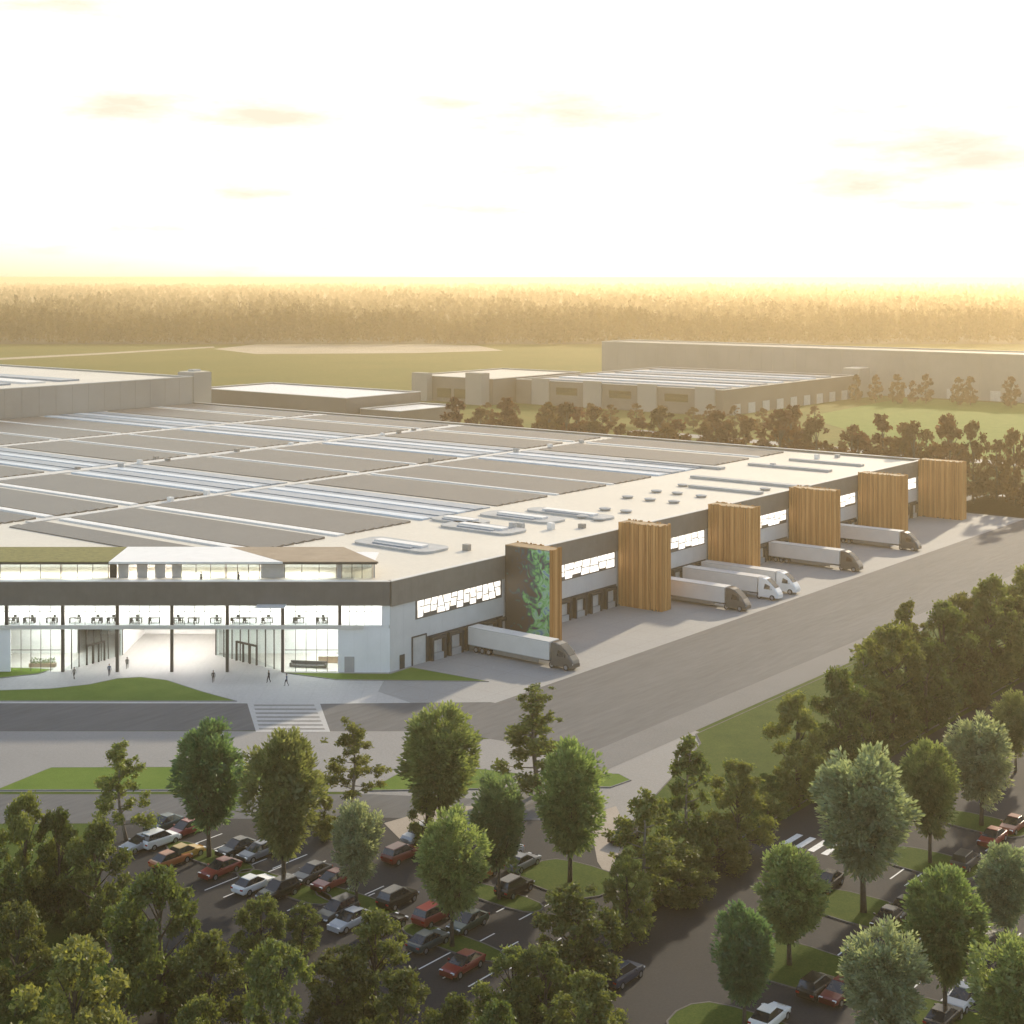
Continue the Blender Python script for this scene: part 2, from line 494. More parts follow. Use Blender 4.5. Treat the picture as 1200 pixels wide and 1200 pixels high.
struct('footpath', [G(690, 955), G(722, 945), G(765, 1040), G(735, 1065), G(700, 1010)], 'path', 0.044)
struct('footpath', [G(450, 965), G(520, 945), G(560, 945), G(470, 985)], 'path', 0.044)


def lawn(name, pts, m='lawn', h=.12, kerb='kerb'):
    """raised grass with a real concrete kerb round it"""
    pts = [(p[0], p[1]) for p in pts]
    cx = sum(p[0] for p in pts) / len(pts); cy = sum(p[1] for p in pts) / len(pts)
    tag(MB().prism(pts, 0.0, h).build(name, m), kind='structure')
    n = len(pts)
    ar = sum(pts[i][0] * pts[(i + 1) % n][1] - pts[(i + 1) % n][0] * pts[i][1] for i in range(n))
    if ar < 0: pts = pts[::-1]
    if not kerb: return
    outp = []
    for i in range(n):
        p, a_, b_ = Vector(pts[i]), Vector(pts[i - 1]), Vector(pts[(i + 1) % n])
        n1 = Vector(((p - a_).y, -(p - a_).x)).normalized(); n2 = Vector(((b_ - p).y, -(b_ - p).x)).normalized()
        k = (n1 + n2).normalized()
        outp.append(p + k * .16 / max(.4, k.dot(n1)))
    mb = MB()
    for i in range(n):
        j = (i + 1) % n
        q = [pts[i], pts[j], outp[j], outp[i]]
        mb.add([(a[0], a[1], 0.0) for a in q] + [(a[0], a[1], h + .012) for a in q], [(4, 5, 6, 7), (0, 1, 5, 4), (2, 3, 7, 6)])
    tag(mb.build('kerb', kerb), kind='structure')


def curve(pts, k=5):
    """closed Catmull-Rom through the points"""
    out = []
    n = len(pts)
    for i in range(n):
        p0, p1, p2, p3 = (Vector(pts[(i + d) % n][:2]) for d in (-1, 0, 1, 2))
        for j in range(k):
            t = j / k
            out.append(.5 * ((2 * p1) + (p2 - p0) * t + (2 * p0 - 5 * p1 + 4 * p2 - p3) * t * t + (3 * p1 - p0 - 3 * p2 + p3) * t ** 3))
    return out


lawn('lawn', [G(-300, 822), G(0, 810), G(60, 808), G(105, 803), G(138, 796), G(165, 794.5), G(195, 798), G(235, 811), G(275, 822)])
lawn('lawn', [G(-300, 784), G(-60, 783.5), G(25, 783.6), G(60, 785), G(45, 790), G(0, 795), G(-300, 800)])
lawn('lawn', [G(333, 789), G(395, 790), G(458, 790.5), G(482, 783), G(520, 790), G(570, 799), G(480, 798), G(395, 797)])
lawn('lawn', [G(-300, 927), G(0, 925), G(60, 900.5), G(205, 900), G(310, 901), G(325, 914), G(290, 926)])
lawn('lawn', [G(432, 927), G(470, 906), G(560, 902), G(610, 908), G(560, 925)])
lawn('lawn', [G(655, 922), G(690, 908), G(725, 908), G(738, 915), G(715, 923)])
lawn('verge_bank', [W(2, -53), W(300, -53), W(300, -76), W(-25, -76), W(-52, -78), G(757, 1078), G(733, 1062), G(722, 1015), G(746, 958), G(790, 910), G(822, 872)], 'verge', .10, 'kerb_dark')
# planting islands among the bays
ISL = []
for (u, v, hs, hd) in ((245, 1005, 1.2, 5), (333, 1040, 1.2, 5), (418, 1058, 1.2, 4), (585, 1052, 1.2, 4.0), (530, 1105, 1.2, 4.5), (668, 1030, 3, 4),
                       (1012, 1068, 2.6, 5), (1090, 1012, 2.4, 4), (1150, 966, 2.0, 4), (925, 1130, 3.2, 5), (872, 1215, 3, 5), (1107, 1195, 2, 4), (1175, 1108, 2, 3)):
    p = G(u, v)
    r_ = p - P0
    s, e = r_.dot(A), r_.dot(B)
    lawn('planting_island', curve([W(s - hs, e - hd), W(s + hs, e - hd), W(s + hs, e + hd), W(s - hs, e + hd)], 4), 'verge', .13, 'kerb_dark')


def marks(name, quads, m='marking', z=0.052, label=None):
    mb = MB()
    for q in quads:
        mb.sheet([(p[0], p[1]) for p in q], z)
    return tag(mb.build(name, m), kind='structure')


def stripe(p, d, n_, l, w):
    """quad centred at p, length l along d, width w along n_"""
    return [p + d * l / 2 + n_ * w / 2, p - d * l / 2 + n_ * w / 2, p - d * l / 2 - n_ * w / 2, p + d * l / 2 - n_ * w / 2]


qs = []
for k in range(7):
    v = 826 + k * 4.6
    qs.append([G(297 + k * 1.0, v), G(368 + k * 2.0, v), G(369 + k * 2.0, v + 1.9), G(298 + k * 1.0, v + 1.9)])
struct('crossing_base', [G(289, 822), G(374, 822), G(387, 858), G(300, 858)], 'plaza', 0.040)
marks('crosswalk_marking', qs, 'kerb', z=.054)
c0 = G(967, 994)
marks('crosswalk_marking', [stripe(c0 - B * (k - 2.5) * 1.55, A, B, 3.6, .75) for k in range(6)])
# bay lines
qs = []
for (u, v, n_) in ((240, 985, 3), (292, 1015, 3), (262, 1035, 2), (335, 1050, 2), (395, 1048, 2), (430, 1048, 2), (485, 1115, 3), (560, 1105, 3), (600, 1060, 3), (625, 1025, 3), (570, 1145, 3),
                   (340, 1010, 2), (640, 1110, 2), (1055, 1022, 2), (1072, 1030, 2), (995, 1110, 2), (1080, 1150, 2), (1085, 1095, 2), (1150, 1095, 2), (1010, 1165, 2), (1040, 1205, 2), (1165, 990, 2)):
    for k in range(n_):
        qs.append(stripe(G(u, v) - B * (k * 2.75), A, B, 4.8, .16))
marks('bay_marking', qs, z=.058)

# ------------------------------------------------------------------ warehouse
RZ = 13.3            # roof deck
PZ = 13.8            # parapet
wh = empty('warehouse', P0, AX, 'huge flat-roofed warehouse with solar roof and loading docks down its long side', 'warehouse')


def wpart(mb, name, m, parent=None, **k):
    return mb.build(name, m, parent or wh, **k)


foot = [(0, 0), (197.5, 0), (197.5, 284), (-90, 284), (-90, 105), (-72.0, 90.5)]
wpart(MB().prism([(0.4, 0.2), (197.1, 0.4), (197.1, 283.6), (-60, 283.6), (-60, 78)], RZ - .4, RZ), 'roof', 'roof_membrane')
# long side wall with dock level, parapet and fascia
mb = MB()
mb.box(0, 197.5, 0, .4, 0, 10.0)
mb.box(197.1, 197.5, .4, 284, 0, 12.9)
wpart(mb, 'wall', 'panel_grey')
mb = MB().box(0.0, 197.5, -.28, .3, 10.0, PZ)
mb.box(197.2, 197.7, .3, 284, 12.9, PZ)
wpart(mb, 'fascia', 'fascia_side')
mb = MB().box(0.0, 197.7, -.34, .55, PZ, PZ + .1)
mb.box(197.0, 197.9, .55, 284, PZ, PZ + .1)
wpart(mb, 'parapet_cap', 'parapet')
# walkways over the roof
mb = MB()
for e, w in ((152, 3.6), (213, 3.2)):
    mb.box(-60, 195, e - w / 2, e + w / 2, RZ, RZ + .25)
mb.box(0, 182, 93, 95.0, RZ, RZ + .2)
wpart(mb, 'roof_walkway', 'walkway')
CELLS_E = [(37, 92), (96.5, 149), (155, 210.5), (215.5, 281)]
STRIPS = [(-55, -36), (-34, -16), (-13.5, 4.5), (8.2, 24.8), (28.4, 46.5), (71.5, 90.8), (93.2, 111.5), (114, 129.5), (157, 176.5), (180.5, 194)]
rnd = random.Random(4)


def s_front(e):
    """front edge of the roof at this e (the office front runs across)"""
    return -0.795 * e + 19 if e < 100 else -62


def xmin_ok(e):
    return max(s_front(e), -60)


for (e0, e1) in CELLS_E:
    for (s0, s1) in STRIPS:
        lo = max(s0, xmin_ok(e0) + 5)
        if s1 - lo < 3: continue
        mb = MB()
        pitch = 2.5
        k = int((s1 - lo) / pitch)
        for i in range(k):
            x = lo + i * pitch
            e_lo = e0 + 0.0
            # tilted panel row running across the building
            mb.add([(x, e_lo, RZ + .18), (x + 1.85, e_lo, RZ + .40), (x + 1.85, e1, RZ + .40), (x, e1, RZ + .18),
                    (x, e_lo, RZ + .02), (x + 1.85, e_lo, RZ + .02), (x + 1.85, e1, RZ + .02), (x, e1, RZ + .02)],
                   [(0, 1, 2, 3), (0, 4, 5, 1), (1, 5, 6, 2), (2, 6, 7, 3), (3, 7, 4, 0)])
        wpart(mb, 'solar_array', 'solar')
    # glazed bands between
    for (s0, s1, n_) in ((48.5, 69.5, 4), (131.5, 155, 4)):
        st = (s1 - s0) / n_
        for i in range(n_):
            a_ = s0 + i * st
            wpart(MB().box(a_, a_ + st * .46, e0, e1, RZ, RZ + .34), 'roof_light', 'skylight' if i % 2 == 0 else 'skylight_grey')
            wpart(MB().box(a_ + st * .5, a_ + st * .93, e0, e1, RZ, RZ + .2), 'roof_light', 'skylight_grey')
    for s_ in (6.3, 26.6, -14.8, 92, 112.7, 179.3):
        if s_ < xmin_ok(e0) + 4: continue
        big = s_ < 40
        w_ = 1.9 if big else .9
        mb = MB()
        mb.box(s_ - w_ / 2, s_ + w_ / 2, e0, e1, RZ, RZ + .28)
        wpart(mb, 'ridge_light', 'white_metal')


def roof_se(u, v, z=RZ):
    r_ = G(u, v, z) - P0
    return r_.dot(A), r_.dot(B)


def rrect(cx, cy, hx, hy, r, k=5):
    pts = []
    for (sx, sy, a0) in ((1, 1, 0), (-1, 1, 90), (-1, -1, 180), (1, -1, 270)):
        for i in range(k + 1):
            t = R(a0 + 90 * i / k)
            pts.append((cx + sx * (hx - r) + r * math.cos(t), cy + sy * (hy - r) + r * math.sin(t)))
    return pts


# rooftop plant decks: rounded kerb, grey deck and a bright ridge
for (u, v, hx, hy) in ((470, 640, 3.6, 9), (566, 620, 3.6, 8.5), (612, 607, 3.4, 9), (668, 603, 2.4, 10), (540, 611, 3.0, 6)):
    s, e = roof_se(u, v)
    un = wpart(MB().prism(rrect(s, e, hx, hy, 2.2), RZ, RZ + .4), 'plant_deck', 'unit_grey')
    MB().box(s - .9, s + .9, e - hy * .62, e + hy * .62, RZ + .4, RZ + .75).build('ridge_light', 'white_metal', un)
    MB().box(s - hx * .7, s - hx * .45, e - hy * .5, e + hy * .5, RZ + .4, RZ + .6).build('duct', 'skylight_grey', un)
for (u, v, hx, hy) in ((878, 566, 1.2, 15), (925, 549, 1.1, 11), (968, 543, .9, 10), (850, 575, .9, 9), (790, 545, 1.2, 14)):
    s, e = roof_se(u, v)
    wpart(MB().box(s - hx, s + hx, e - hy, e + hy, RZ, RZ + .6), 'duct_run', 'unit_grey', bevel=.12)
# round roof vents
for (x, y) in ((25, 208), (90, 215), (95, 170), (165, 178), (185, 152), (240, 185), (250, 158), (268, 133), (325, 167), (525, 145), (6, 240), (-45, 232)):
    s, e = roof_se(700 + x / 2.667, 520 + y / 2.667)
    v_ = wpart(MB().cyl((s, e, RZ), 1.05, .3, n=20), 'roof_vent', 'vent_grey', smooth=False)
    MB().loft([[(s + math.cos(2 * PI * i / 20) * r_, e + math.sin(2 * PI * i / 20) * r_, RZ + z_) for i in range(20)] for r_, z_ in ((1.25, .3), (1.2, .5), (.55, .62))]).build('vent_cowl', 'unit_grey', v_)
for k in range(26):
    s, e = rnd.uniform(20, 192), rnd.choice([rnd.uniform(5, 33), 152 + rnd.uniform(-4, 4), 94 + rnd.uniform(-2, 2)])
    wpart(MB().box(s - .5, s + .5, e - .6, e + .6, RZ, RZ + .8 + rnd.random() * .5), 'roof_hatch', rnd.choice(['unit_grey', 'white_metal', 'vent_grey']), bevel=.06)

# bays between the timber towers
TOW = [27.4, 60.5, 91.8, 125.5, 159.0, 193.2]
TH = [15.7, 15.3, 14.9, 14.6, 14.4, 14.3]
DEP = [9.3, 9.3, 10.0, 10.6, 11.0, 11.2]
bays = [(0, TOW[0])] + [(TOW[i] + 3.2, TOW[i + 1]) for i in range(5)]
for bi, (s0, s1) in enumerate(bays):
    w0 = s0 + (6 if bi == 0 else 1.0); w1 = s1 - .8
    wpart(MB().box(w0 - .3, w1 + .3, -.06, -.002, 7.0, 9.96), 'window_band', 'fascia')
    n_ = 13 if bi == 0 else 11
    st = (w1 - w0) / n_
    x = w0
    lean = 0
    for k in range(n_):
        nl = rnd.uniform(-.38, .38) if k < n_ - 1 else 0
        a0, a1 = x + lean + .14, x + st + nl - .14
        b0, b1 = x - lean + .14, x + st - nl - .14
        zb, zt = 7.25 + rnd.choice([0, 0, .25, .5]), 9.8
        pane = wpart(MB().add([(b0, -.12, zb), (b1, -.12, zb), (a1, -.12, zt), (a0, -.12, zt), (b0, -.064, zb), (b1, -.064, zb), (a1, -.064, zt), (a0, -.064, zt)],
                              [(3, 2, 1, 0), (0, 1, 5, 4), (1, 2, 6, 5), (2, 3, 7, 6), (3, 0, 4, 7)]), 'window', 'lit_pane')
        zm = zb + (zt - zb) * rnd.uniform(.35, .65)
        MB().box(min(a0, b0) + .1, max(a1, b1) - .1, -.18, -.125, zm, zm + .12).build('transom', 'dark_metal', pane)
        x += st; lean = nl
    # docks
    d0 = 8.6 if bi == 0 else s0 + 1.6
    step = 4.25 if bi == 0 else (s1 - s0 - 1.6) / 6
    nd = 5 if bi == 0 else 6
    wpart(MB().box(d0 - .6, min(s1 - .2, d0 + step * nd), -.05, -.002, .0, 3.95), 'dock_band', 'dark_metal')
    for k in range(nd):
        c = d0 + step * (k + .5) - .2
        sh = wpart(MB().box(c - 1.65, c - 1.25, -.75, -.055, .0, 3.7).box(c + 1.25, c + 1.65, -.75, -.055, .0, 3.7).box(c - 1.25, c + 1.25, -.75, -.055, 3.2, 3.7), 'dock_shelter', 'dock_black')
        MB().box(c - 1.22, c + 1.22, -.16, -.056, 1.1, 3.18).build('dock_door', 'door_panel', sh)
        MB().box(c - 1.2, c + 1.2, -.6, -.06, .0, 1.05).build('dock_leveller', 'unit_grey', sh)
# doors by the corner
dr = wpart(MB().box(5.0, 8.0, -.08, -.002, .03, 4.3), 'roller_door', 'door_panel')
MB().box(4.8, 5.0, -.16, -.003, .03, 4.5).box(8.0, 8.2, -.16, -.003, .03, 4.5).box(5.0, 8.0, -.16, -.003, 4.3, 4.5).build('door_frame', 'dark_metal', dr)
dr = wpart(MB().box(2.1, 3.2, -.08, -.002, .03, 2.2), 'door', 'dark_metal')
MB().cyl((3.0, -.2, 1.05), .03, .12, 'y', 8).build('handle', 'rim', dr)

# timber towers: core and boards
for i, (s, d) in enumerate(zip(TOW, DEP)):
    t = empty('timber_tower', (s, -.4, 0)); t.parent = wh
    h = TH[i]
    mb = MB()
    mb.box(.12, 3.08, -d + .12, 0, 0.03, h - .15)
    t_core = mb.build('core', 'dark_metal', t)
    mb = MB()
    y = 0.0
    rr = random.Random(i)
    side = []
    while y < d - .1:
        w_ = min(rr.choice([.18, .24, .3, .42]), d - y)
        for (xs, sg) in ((0, -1), (3.2, 1)):
            th = rr.choice([.05, .11, .2])
            x0, x1 = (.12 - .0 - th, .118) if sg < 0 else (3.082, 3.08 + th)
            if not (i == 0 and sg < 0):
                mb.box(x0, x1, -y - w_ + .02, -y - .02, 0.05 if rr.random() < .8 else .3, h + rr.choice([0, 0, .1, .2]))
        y += w_
    x = 0
    while x < 3.1:
        w_ = min(rr.choice([.18, .25, .35]), 3.2 - x)
        th = rr.choice([.05, .11, .2])
        mb.box(x + .02, x + w_ - .02, -d + .118 - th, -d + .118, .05, h + rr.choice([0, .1, .2]))
        x += w_
    mb.build('timber_cladding', 'timber', t)
    MB().box(-.02, 3.22, -d + .14, 0, h - .14, h - .02).build('cap', 'timber_cap', t)
    if i == 0:
        t['label'] = 'timber tower with a green plant mural on its side'
        MB().box(.0, .115, -d + .1, 0, .05, h).build('mural', 'mural', t)
    if i == 5:
        t['label'] = 'last timber tower at the far corner'

# ------------------------------------------------------------------ office
of = empty('office_building', (0, 230.8, 0), 0, 'long low office front with dark fascia band and bright glazed floors', 'office')
XR, XL = -18.5, -112.0
def X(u, y=230.8): return (u - 600) / F_PX * y
def opart(mb, name, m, parent=None, **k): return mb.build(name, m, parent or of, **k)


x_gl, x_pl, x_pr, x_wr = X(12), X(73), X(331), X(396)
sk = 0.795   # skew of the right wall into the warehouse
opart(MB().prism([(XL, -.35), (XR - .05, -.35), (XR + .0, .0), (XR + .35, .45), (XL, .45)], 10.2, PZ), 'fascia', 'fascia')
opart(MB().prism([(XL, -.42), (XR - .05, -.42), (XR + .06, 0.0), (XR + .1, .75), (XL, .75)], PZ, PZ + .1), 'parapet_cap', 'parapet')
opart(MB().prism([(XL, .75), (XR - .3, .75), (XR + 20, 27.5), (XL, 27.5)], RZ - .9, RZ - .41), 'roof', 'interior_white')
opart(MB().prism([(XL, 0), (XR - .3, 0), (XR + 16, 20.8), (XL, 20.8)], 6.65, 7.15), 'floor_slab', 'interior_white')
opart(MB().box(XL, XR - 4, -.3, -.005, 6.6, 7.2), 'slab_edge', 'parapet')
opart(MB().prism([(XL, .5), (XR - .3, .5), (XR + 16, 20.8), (XL, 20.8)], 10.15, 10.4), 'ceiling', 'interior_white')
# columns
for u in (7, 73, 137, 201, 266, 331, 398):
    low = u in (137, 201, 266, 73, 331)
    x = X(u)
    opart(MB().box(x - .24, x + .24, .05, .53, 7.15, 10.15), 'column', 'dark_metal')
    if low: opart(MB().box(x - .22, x + .22, .05, .49, 0.03, 6.65), 'column', 'dark_metal')
# white corner block
opart(MB().prism([(x_wr, 0.0), (XR - .02, 0.0), (XR + .2, .3), (x_wr, .3)], 0.03, 6.64), 'wall', 'white_wall')
opart(MB().box(x_wr, x_wr + .3, .3, 12, 0.03, 6.64), 'wall', 'white_wall')
opart(MB().box(XL, x_gl, 0, .3, .03, 6.64), 'wall', 'white_wall')
opart(MB().box(XR - 1.3, XR - .05, .0, .3, 7.16, 10.14), 'wall', 'white_wall')
dr = opart(MB().box(x_wr + 1.0, x_wr + 2.5, -.06, -.002, .05, 2.4), 'door', 'interior_grey')
MB().box(x_wr + 2.25, x_wr + 2.4, -.12, -.062, 1.0, 1.1).build('handle', 'rim', dr)
# rear walls and floors of the rooms
opart(MB().box(XL, XR + 8, 12.0, 12.3, 7.16, 10.14), 'inner_wall', 'interior_white')
opart(MB().box(XL, x_pl - 1, 11.5, 11.8, .03, 6.64), 'inner_wall', 'interior_white')
opart(MB().box(X(253, 241) , XR + 7, 11.5, 11.8, .03, 6.64), 'inner_wall', 'interior_white')
opart(MB().box(x_pl - 1, X(253, 241) + 1.5, 25.0, 25.3, .03, 6.64), 'inner_wall', 'interior_white')
opart(MB().box(X(143, 241) - .3, X(143, 241), 10.5, 25, .03, 6.64), 'inner_wall', 'interior_white')
opart(MB().box(X(253, 241), X(253, 241) + .3, 10.5, 25, .03, 6.64), 'inner_wall', 'interior_white')
opart(MB().box(x_pl, x_pr, 21, 25.3, 6.64, 6.9), 'ceiling', 'interior_white')
opart(MB().sheet([(XL, .2), (x_pl - .1, .2), (x_pl - .1, 11.5), (XL, 11.5)], .06).sheet([(x_pr + .1, .2), (x_wr, .2), (x_wr, 11.5), (x_pr - 8, 11.5)], .06), 'room_floor', 'interior_floor')
# glowing ceiling panels; the ground-floor and passage ones are added to brighten them
for k in range(11):
    x = XL + 10 + k * 8.0
    for y in (2.5, 6.5, 10):
        if x < XR - 3: opart(MB().box(x - 2.6, x + 2.6, y - .35, y + .35, 10.06, 10.145), 'ceiling_glow', 'ceiling_glow')
for x in (x_pl - 6.4, x_pl - 3.6, x_pl - 1.2, x_pr + 1.5, x_pr + 4.2, x_pr + 6.8):  # panels added to make the ground-floor rooms brighter
    for y in (2.0, 5, 8.5):
        opart(MB().box(x - 1.0, x + 1.0, y - .7, y + .7, 6.56, 6.645), 'ceiling_glow', 'ceiling_glow')
for k in range(4):  # added glow in place of daylight on the passage floor
    for y in (3, 8, 13, 19):
        x = X(143, 241) + 2 + k * 3.6
        opart(MB().box(x - 1.2, x + 1.2, y - .6, y + .6, 6.56, 6.645), 'ceiling_glow', 'ceiling_glow')
# curtain walls, one per bay
us = [-110, -57, 7, 73, 137, 201, 266, 331, 398, 447]
for a_, b_ in zip(us[:-1], us[1:]):
    x0, x1 = X(a_) + .33, X(b_) - .33
    gz = opart(MB().box(x0, x1, .30, .34, 7.16, 10.14), 'glazing', 'glass')
    mb = MB()
    for k in range(1, 5):
        x = x0 + (x1 - x0) * k / 5
        mb.box(x - .035, x + .035, .24, .296, 7.16, 10.14)
    mb.box(x0, x1, .24, .294, 9.2, 9.27)
    mb.build('mullion', 'dark_metal', gz)
for x0, x1 in ((x_gl + .05, x_pl - .33), (x_pr + .33, x_wr - .02)):
    gz = opart(MB().box(x0, x1, .30, .34, .06, 6.63), 'glazing', 'glass')
    mb = MB()
    for k in range(1, 5):
        x = x0 + (x1 - x0) * k / 5
        mb.box(x - .04, x + .04, .24, .296, .06, 6.63)
    mb.box(x0, x1, .24, .294, 3.3, 3.4)
    mb.build('mullion', 'dark_metal', gz)
# slanting glass walls of the entrance passage
for (xa, xb) in ((x_pl, X(143, 241)), (x_pr, X(253, 241))):
    p, q = Vector((xa, .7, 0)), Vector((xb, 10.4, 0))
    d = (q - p).normalized(); nn = Vector((-d.y, d.x, 0))
    pt = lambda t, o, z: tuple(p + (q - p) * t + nn * o + Vector((0, 0, z)))
    mb = MB().add([pt(0, -.02, .06), pt(1, -.02, .06), pt(1, .02, .06), pt(0, .02, .06), pt(0, -.02, 6.63), pt(1, -.02, 6.63), pt(1, .02, 6.63), pt(0, .02, 6.63)],
                  [(3, 2, 1, 0), (4, 5, 6, 7), (0, 1, 5, 4), (1, 2, 6, 5), (2, 3, 7, 6), (3, 0, 4, 7)])
    gz = opart(mb, 'passage_glazing', 'glass')
    mb = MB()
    sg = 1 if xa < -50 else -1
    for k in range(9):
        t = k / 8; dt = .006
        o0, o1 = (-.12, -.025) if sg > 0 else (.025, .12)
        vs = [pt(t - dt, o0, .06), pt(t + dt, o0, .06), pt(t + dt, o1, .06), pt(t - dt, o1, .06)]
        vs += [(a[0], a[1], 6.62) for a in vs]
        mb.add(vs, [(3, 2, 1, 0), (4, 5, 6, 7), (0, 1, 5, 4), (1, 2, 6, 5), (2, 3, 7, 6), (3, 0, 4, 7)])
    mb.build('mullion', 'dark_metal', gz)
    # framed entrance
    mb = MB()
    for (t0, t1, z0, z1) in ((.36, .37, .06, 2.9), (.46, .47, .06, 2.9), (.56, .57, .06, 2.9), (.66, .67, .06, 2.9), (.36, .67, 2.9, 3.15)):
        o0, o1 = (-.45, -.125) if sg > 0 else (.125, .45)
        vs = [pt(t0, o0, z0), pt(t1, o0, z0), pt(t1, o1, z0), pt(t0, o1, z0), pt(t0, o0, z1), pt(t1, o0, z1), pt(t1, o1, z1), pt(t0, o1, z1)]
        mb.add(vs, [(3, 2, 1, 0), (4, 5, 6, 7), (0, 1, 5, 4), (1, 2, 6, 5), (2, 3, 7, 6), (3, 0, 4, 7)])
    mb.build('door_frame', 'dock_black', gz)
# top storey set back on the terrace
UY = 5.0
xt = X(438, 236)
zt0, zt1 = RZ, 15.75
opart(MB().box(XL, X(130, 236), UY - .9, UY + 12, zt1, zt1 + .3), 'green_roof', 'green_roof')
opart(MB().prism([(X(130, 236) + .02, UY - 1.2), (X(333, 236), UY - 1.2), (X(268, 248), UY + 12), (X(150, 248), UY + 12)], zt1, zt1 + .32), 'pale_roof', 'white_metal')
opart(MB().prism([(X(333, 236) + .05, UY - .9), (xt + .8, UY - .9), (xt - 6, UY + 12), (X(268, 248) + .05, UY + 12)], zt1, zt1 + .3), 'timber_roof', 'brown_deck')
opart(MB().box(XL, xt + .6, UY - .96, UY - .905, zt1 - .12, zt1 + .2), 'eaves', 'dark_metal')
opart(MB().box(XL, xt - 1, UY + 9, UY + 9.2, zt0, zt1 - .02), 'inner_wall', 'interior_white')
opart(MB().box(XL, xt, UY - .2, UY + 9, zt1 - .14, zt1 - .02), 'ceiling', 'interior_white')
for k in range(10):  # glowing panels added to brighten the top storey
    x = XL + 8 + 9 * k
    if x < xt - 3: opart(MB().box(x - 3, x + 3, UY + 1.6, UY + 3.6, zt1 - .22, zt1 - .145), 'ceiling_glow', 'ceiling_glow')
for u0, u1, m in ((128, 136, 'dock_black'), (138, 150, 'interior_grey'), (160, 172, 'interior_grey'), (181, 193, 'interior_grey'), (201, 212, 'interior_grey'), (305, 333, 'interior_grey'), (437.2, 439, 'interior_grey')):
    opart(MB().box(X(u0, 236), X(u1, 236), UY + .5, UY + .8, zt0, zt1 - .15), 'pillar', m)
opart(MB().box(X(395, 236), X(400, 236), UY + .1, UY + .3, zt0, zt1 - .15), 'pillar', 'interior_grey')
for a_, b_ in ((-110, 0), (0, 72), (72, 128), (212, 265), (265, 305), (333, 395), (400, 437)):
    gz = opart(MB().box(X(a_, 236) + .1, X(b_, 236) - .1, UY + .1, UY + .14, zt0, zt1 - .15), 'glazing', 'glass')
    mb = MB()
    for k in range(0, 4):
        x = X(a_, 236) + .1 + (X(b_, 236) - X(a_, 236) - .2) * k / 3
        mb.box(x - .05, x + .05, UY + .02, UY + .096, zt0, zt1 - .15)
    mb.build('mullion', 'dark_metal', gz)
opart(MB().box(X(302), X(336), -2.6, -.36, 10.3, 10.42), 'canopy', 'white_metal')

# ------------------------------------------------------------------ furniture behind the glass
def table(loc, label, group):
    t = empty('meeting_table', loc, 0, label, 'table', group)
    MB().box(-.9, .9, -.45, .45, .70, .76).build('table_top', 'furniture_dark', t)
    for sx in (-.8, .8):
        MB().box(sx - .04, sx + .04, -.38, .38, 0, .70).build('leg', 'furniture_dark', t)
    return t


def chair(loc, rz, label, group):
    t = empty('chair', loc, rz, label, 'chair', group)
    MB().box(-.24, .24, -.24, .24, .42, .50).build('seat', 'furniture_dark', t)
    MB().box(-.24, .24, .2, .27, .5, 1.0).build('backrest', 'furniture_dark', t)
    for sx in (-.2, .2):
        for sy in (-.2, .2):
            MB().box(sx - .025, sx + .025, sy - .025, sy + .025, 0, .42).build('leg', 'furniture_dark', t)
    return t


t0 = table((0, 0, 0), 'dark table with chairs behind the glass of the middle office floor', 'tables along the middle office floor'); remember(t0)
ch0 = chair((0, 0, 0), 0, 'dark chair at a table behind the glass of the middle office floor', 'chairs along the middle office floor'); remember(ch0)
first = True
rt0 = random.Random(2)
for k, u in enumerate((15, 35, 61, 88, 114, 132, 160, 181, 208, 227, 253, 279, 294, 313, 350, 378)):
    p = (X(u, 232.6), 232.6, 7.16)
    a_ = t0 if first else copy_tree(t0)
    a_.location = p
    for (dx, dy, rz) in ((-.5, -.75, PI), (.5, -.75, PI), (0, .8, 0)):
        if not first and rt0.random() < .35: continue
        c = ch0 if first and dx == -.5 else copy_tree(ch0)
        c.location = (p[0] + dx + rt0.uniform(-.2, .2), p[1] + dy + rt0.uniform(-.1, .1), 7.16); c.rotation_euler.z = rz + rt0.uniform(-.5, .5)
    first = False
sofa = empty('sofa', (X(362, 234), 233.5, .06), R(-8), 'long dark sofa behind the ground floor glass by the white corner wall', 'sofa')
MB().box(-2.9, 2.9, -.45, .45, .1, .45).build('seat', 'furniture_dark', sofa, bevel=.06)
MB().box(-2.9, 2.9, .3, .55, .45, .95).build('backrest', 'furniture_dark', sofa, bevel=.06)
for sx in (-2.75, 2.75):
    MB().box(sx - .15, sx + .15, -.45, .3, .45, .7).build('armrest', 'furniture_dark', sofa, bevel=.04)
pl = empty('planter', (X(50, 234), 234, .06), 0, 'low planter of green leaves inside the left ground floor room', 'planter')
MB().box(-2.0, 2.0, -.5, .5, 0, .55).build('trough', 'furniture_wood', pl)
mbp = MB(); rp = random.Random(3)
for k in range(260):
    c = Vector((rp.uniform(-1.9, 1.9), rp.uniform(-.45, .45), .55 + rp.random() ** 1.5 * .8)); a_ = Vector((rp.gauss(0, 1), rp.gauss(0, 1), rp.gauss(0, 1))).normalized() * .14
    b_ = a_.orthogonal().normalized() * .08
    mbp.add([c - a_, c + b_, c + a_, c - b_], [(0, 1, 2, 3)])
mbp.build('leaves', 'leaf_deep', pl)
cn = empty('reception_counter', (X(385, 236), 236.5, .06), 0, 'wood reception counter inside the right ground floor room', 'counter')
MB().box(-1.6, 1.6, -.35, .35, 0, 1.05).build('front', 'furniture_wood', cn)
MB().box(-1.7, 1.7, -.45, .4, 1.05, 1.12).build('counter_top', 'interior_white', cn)

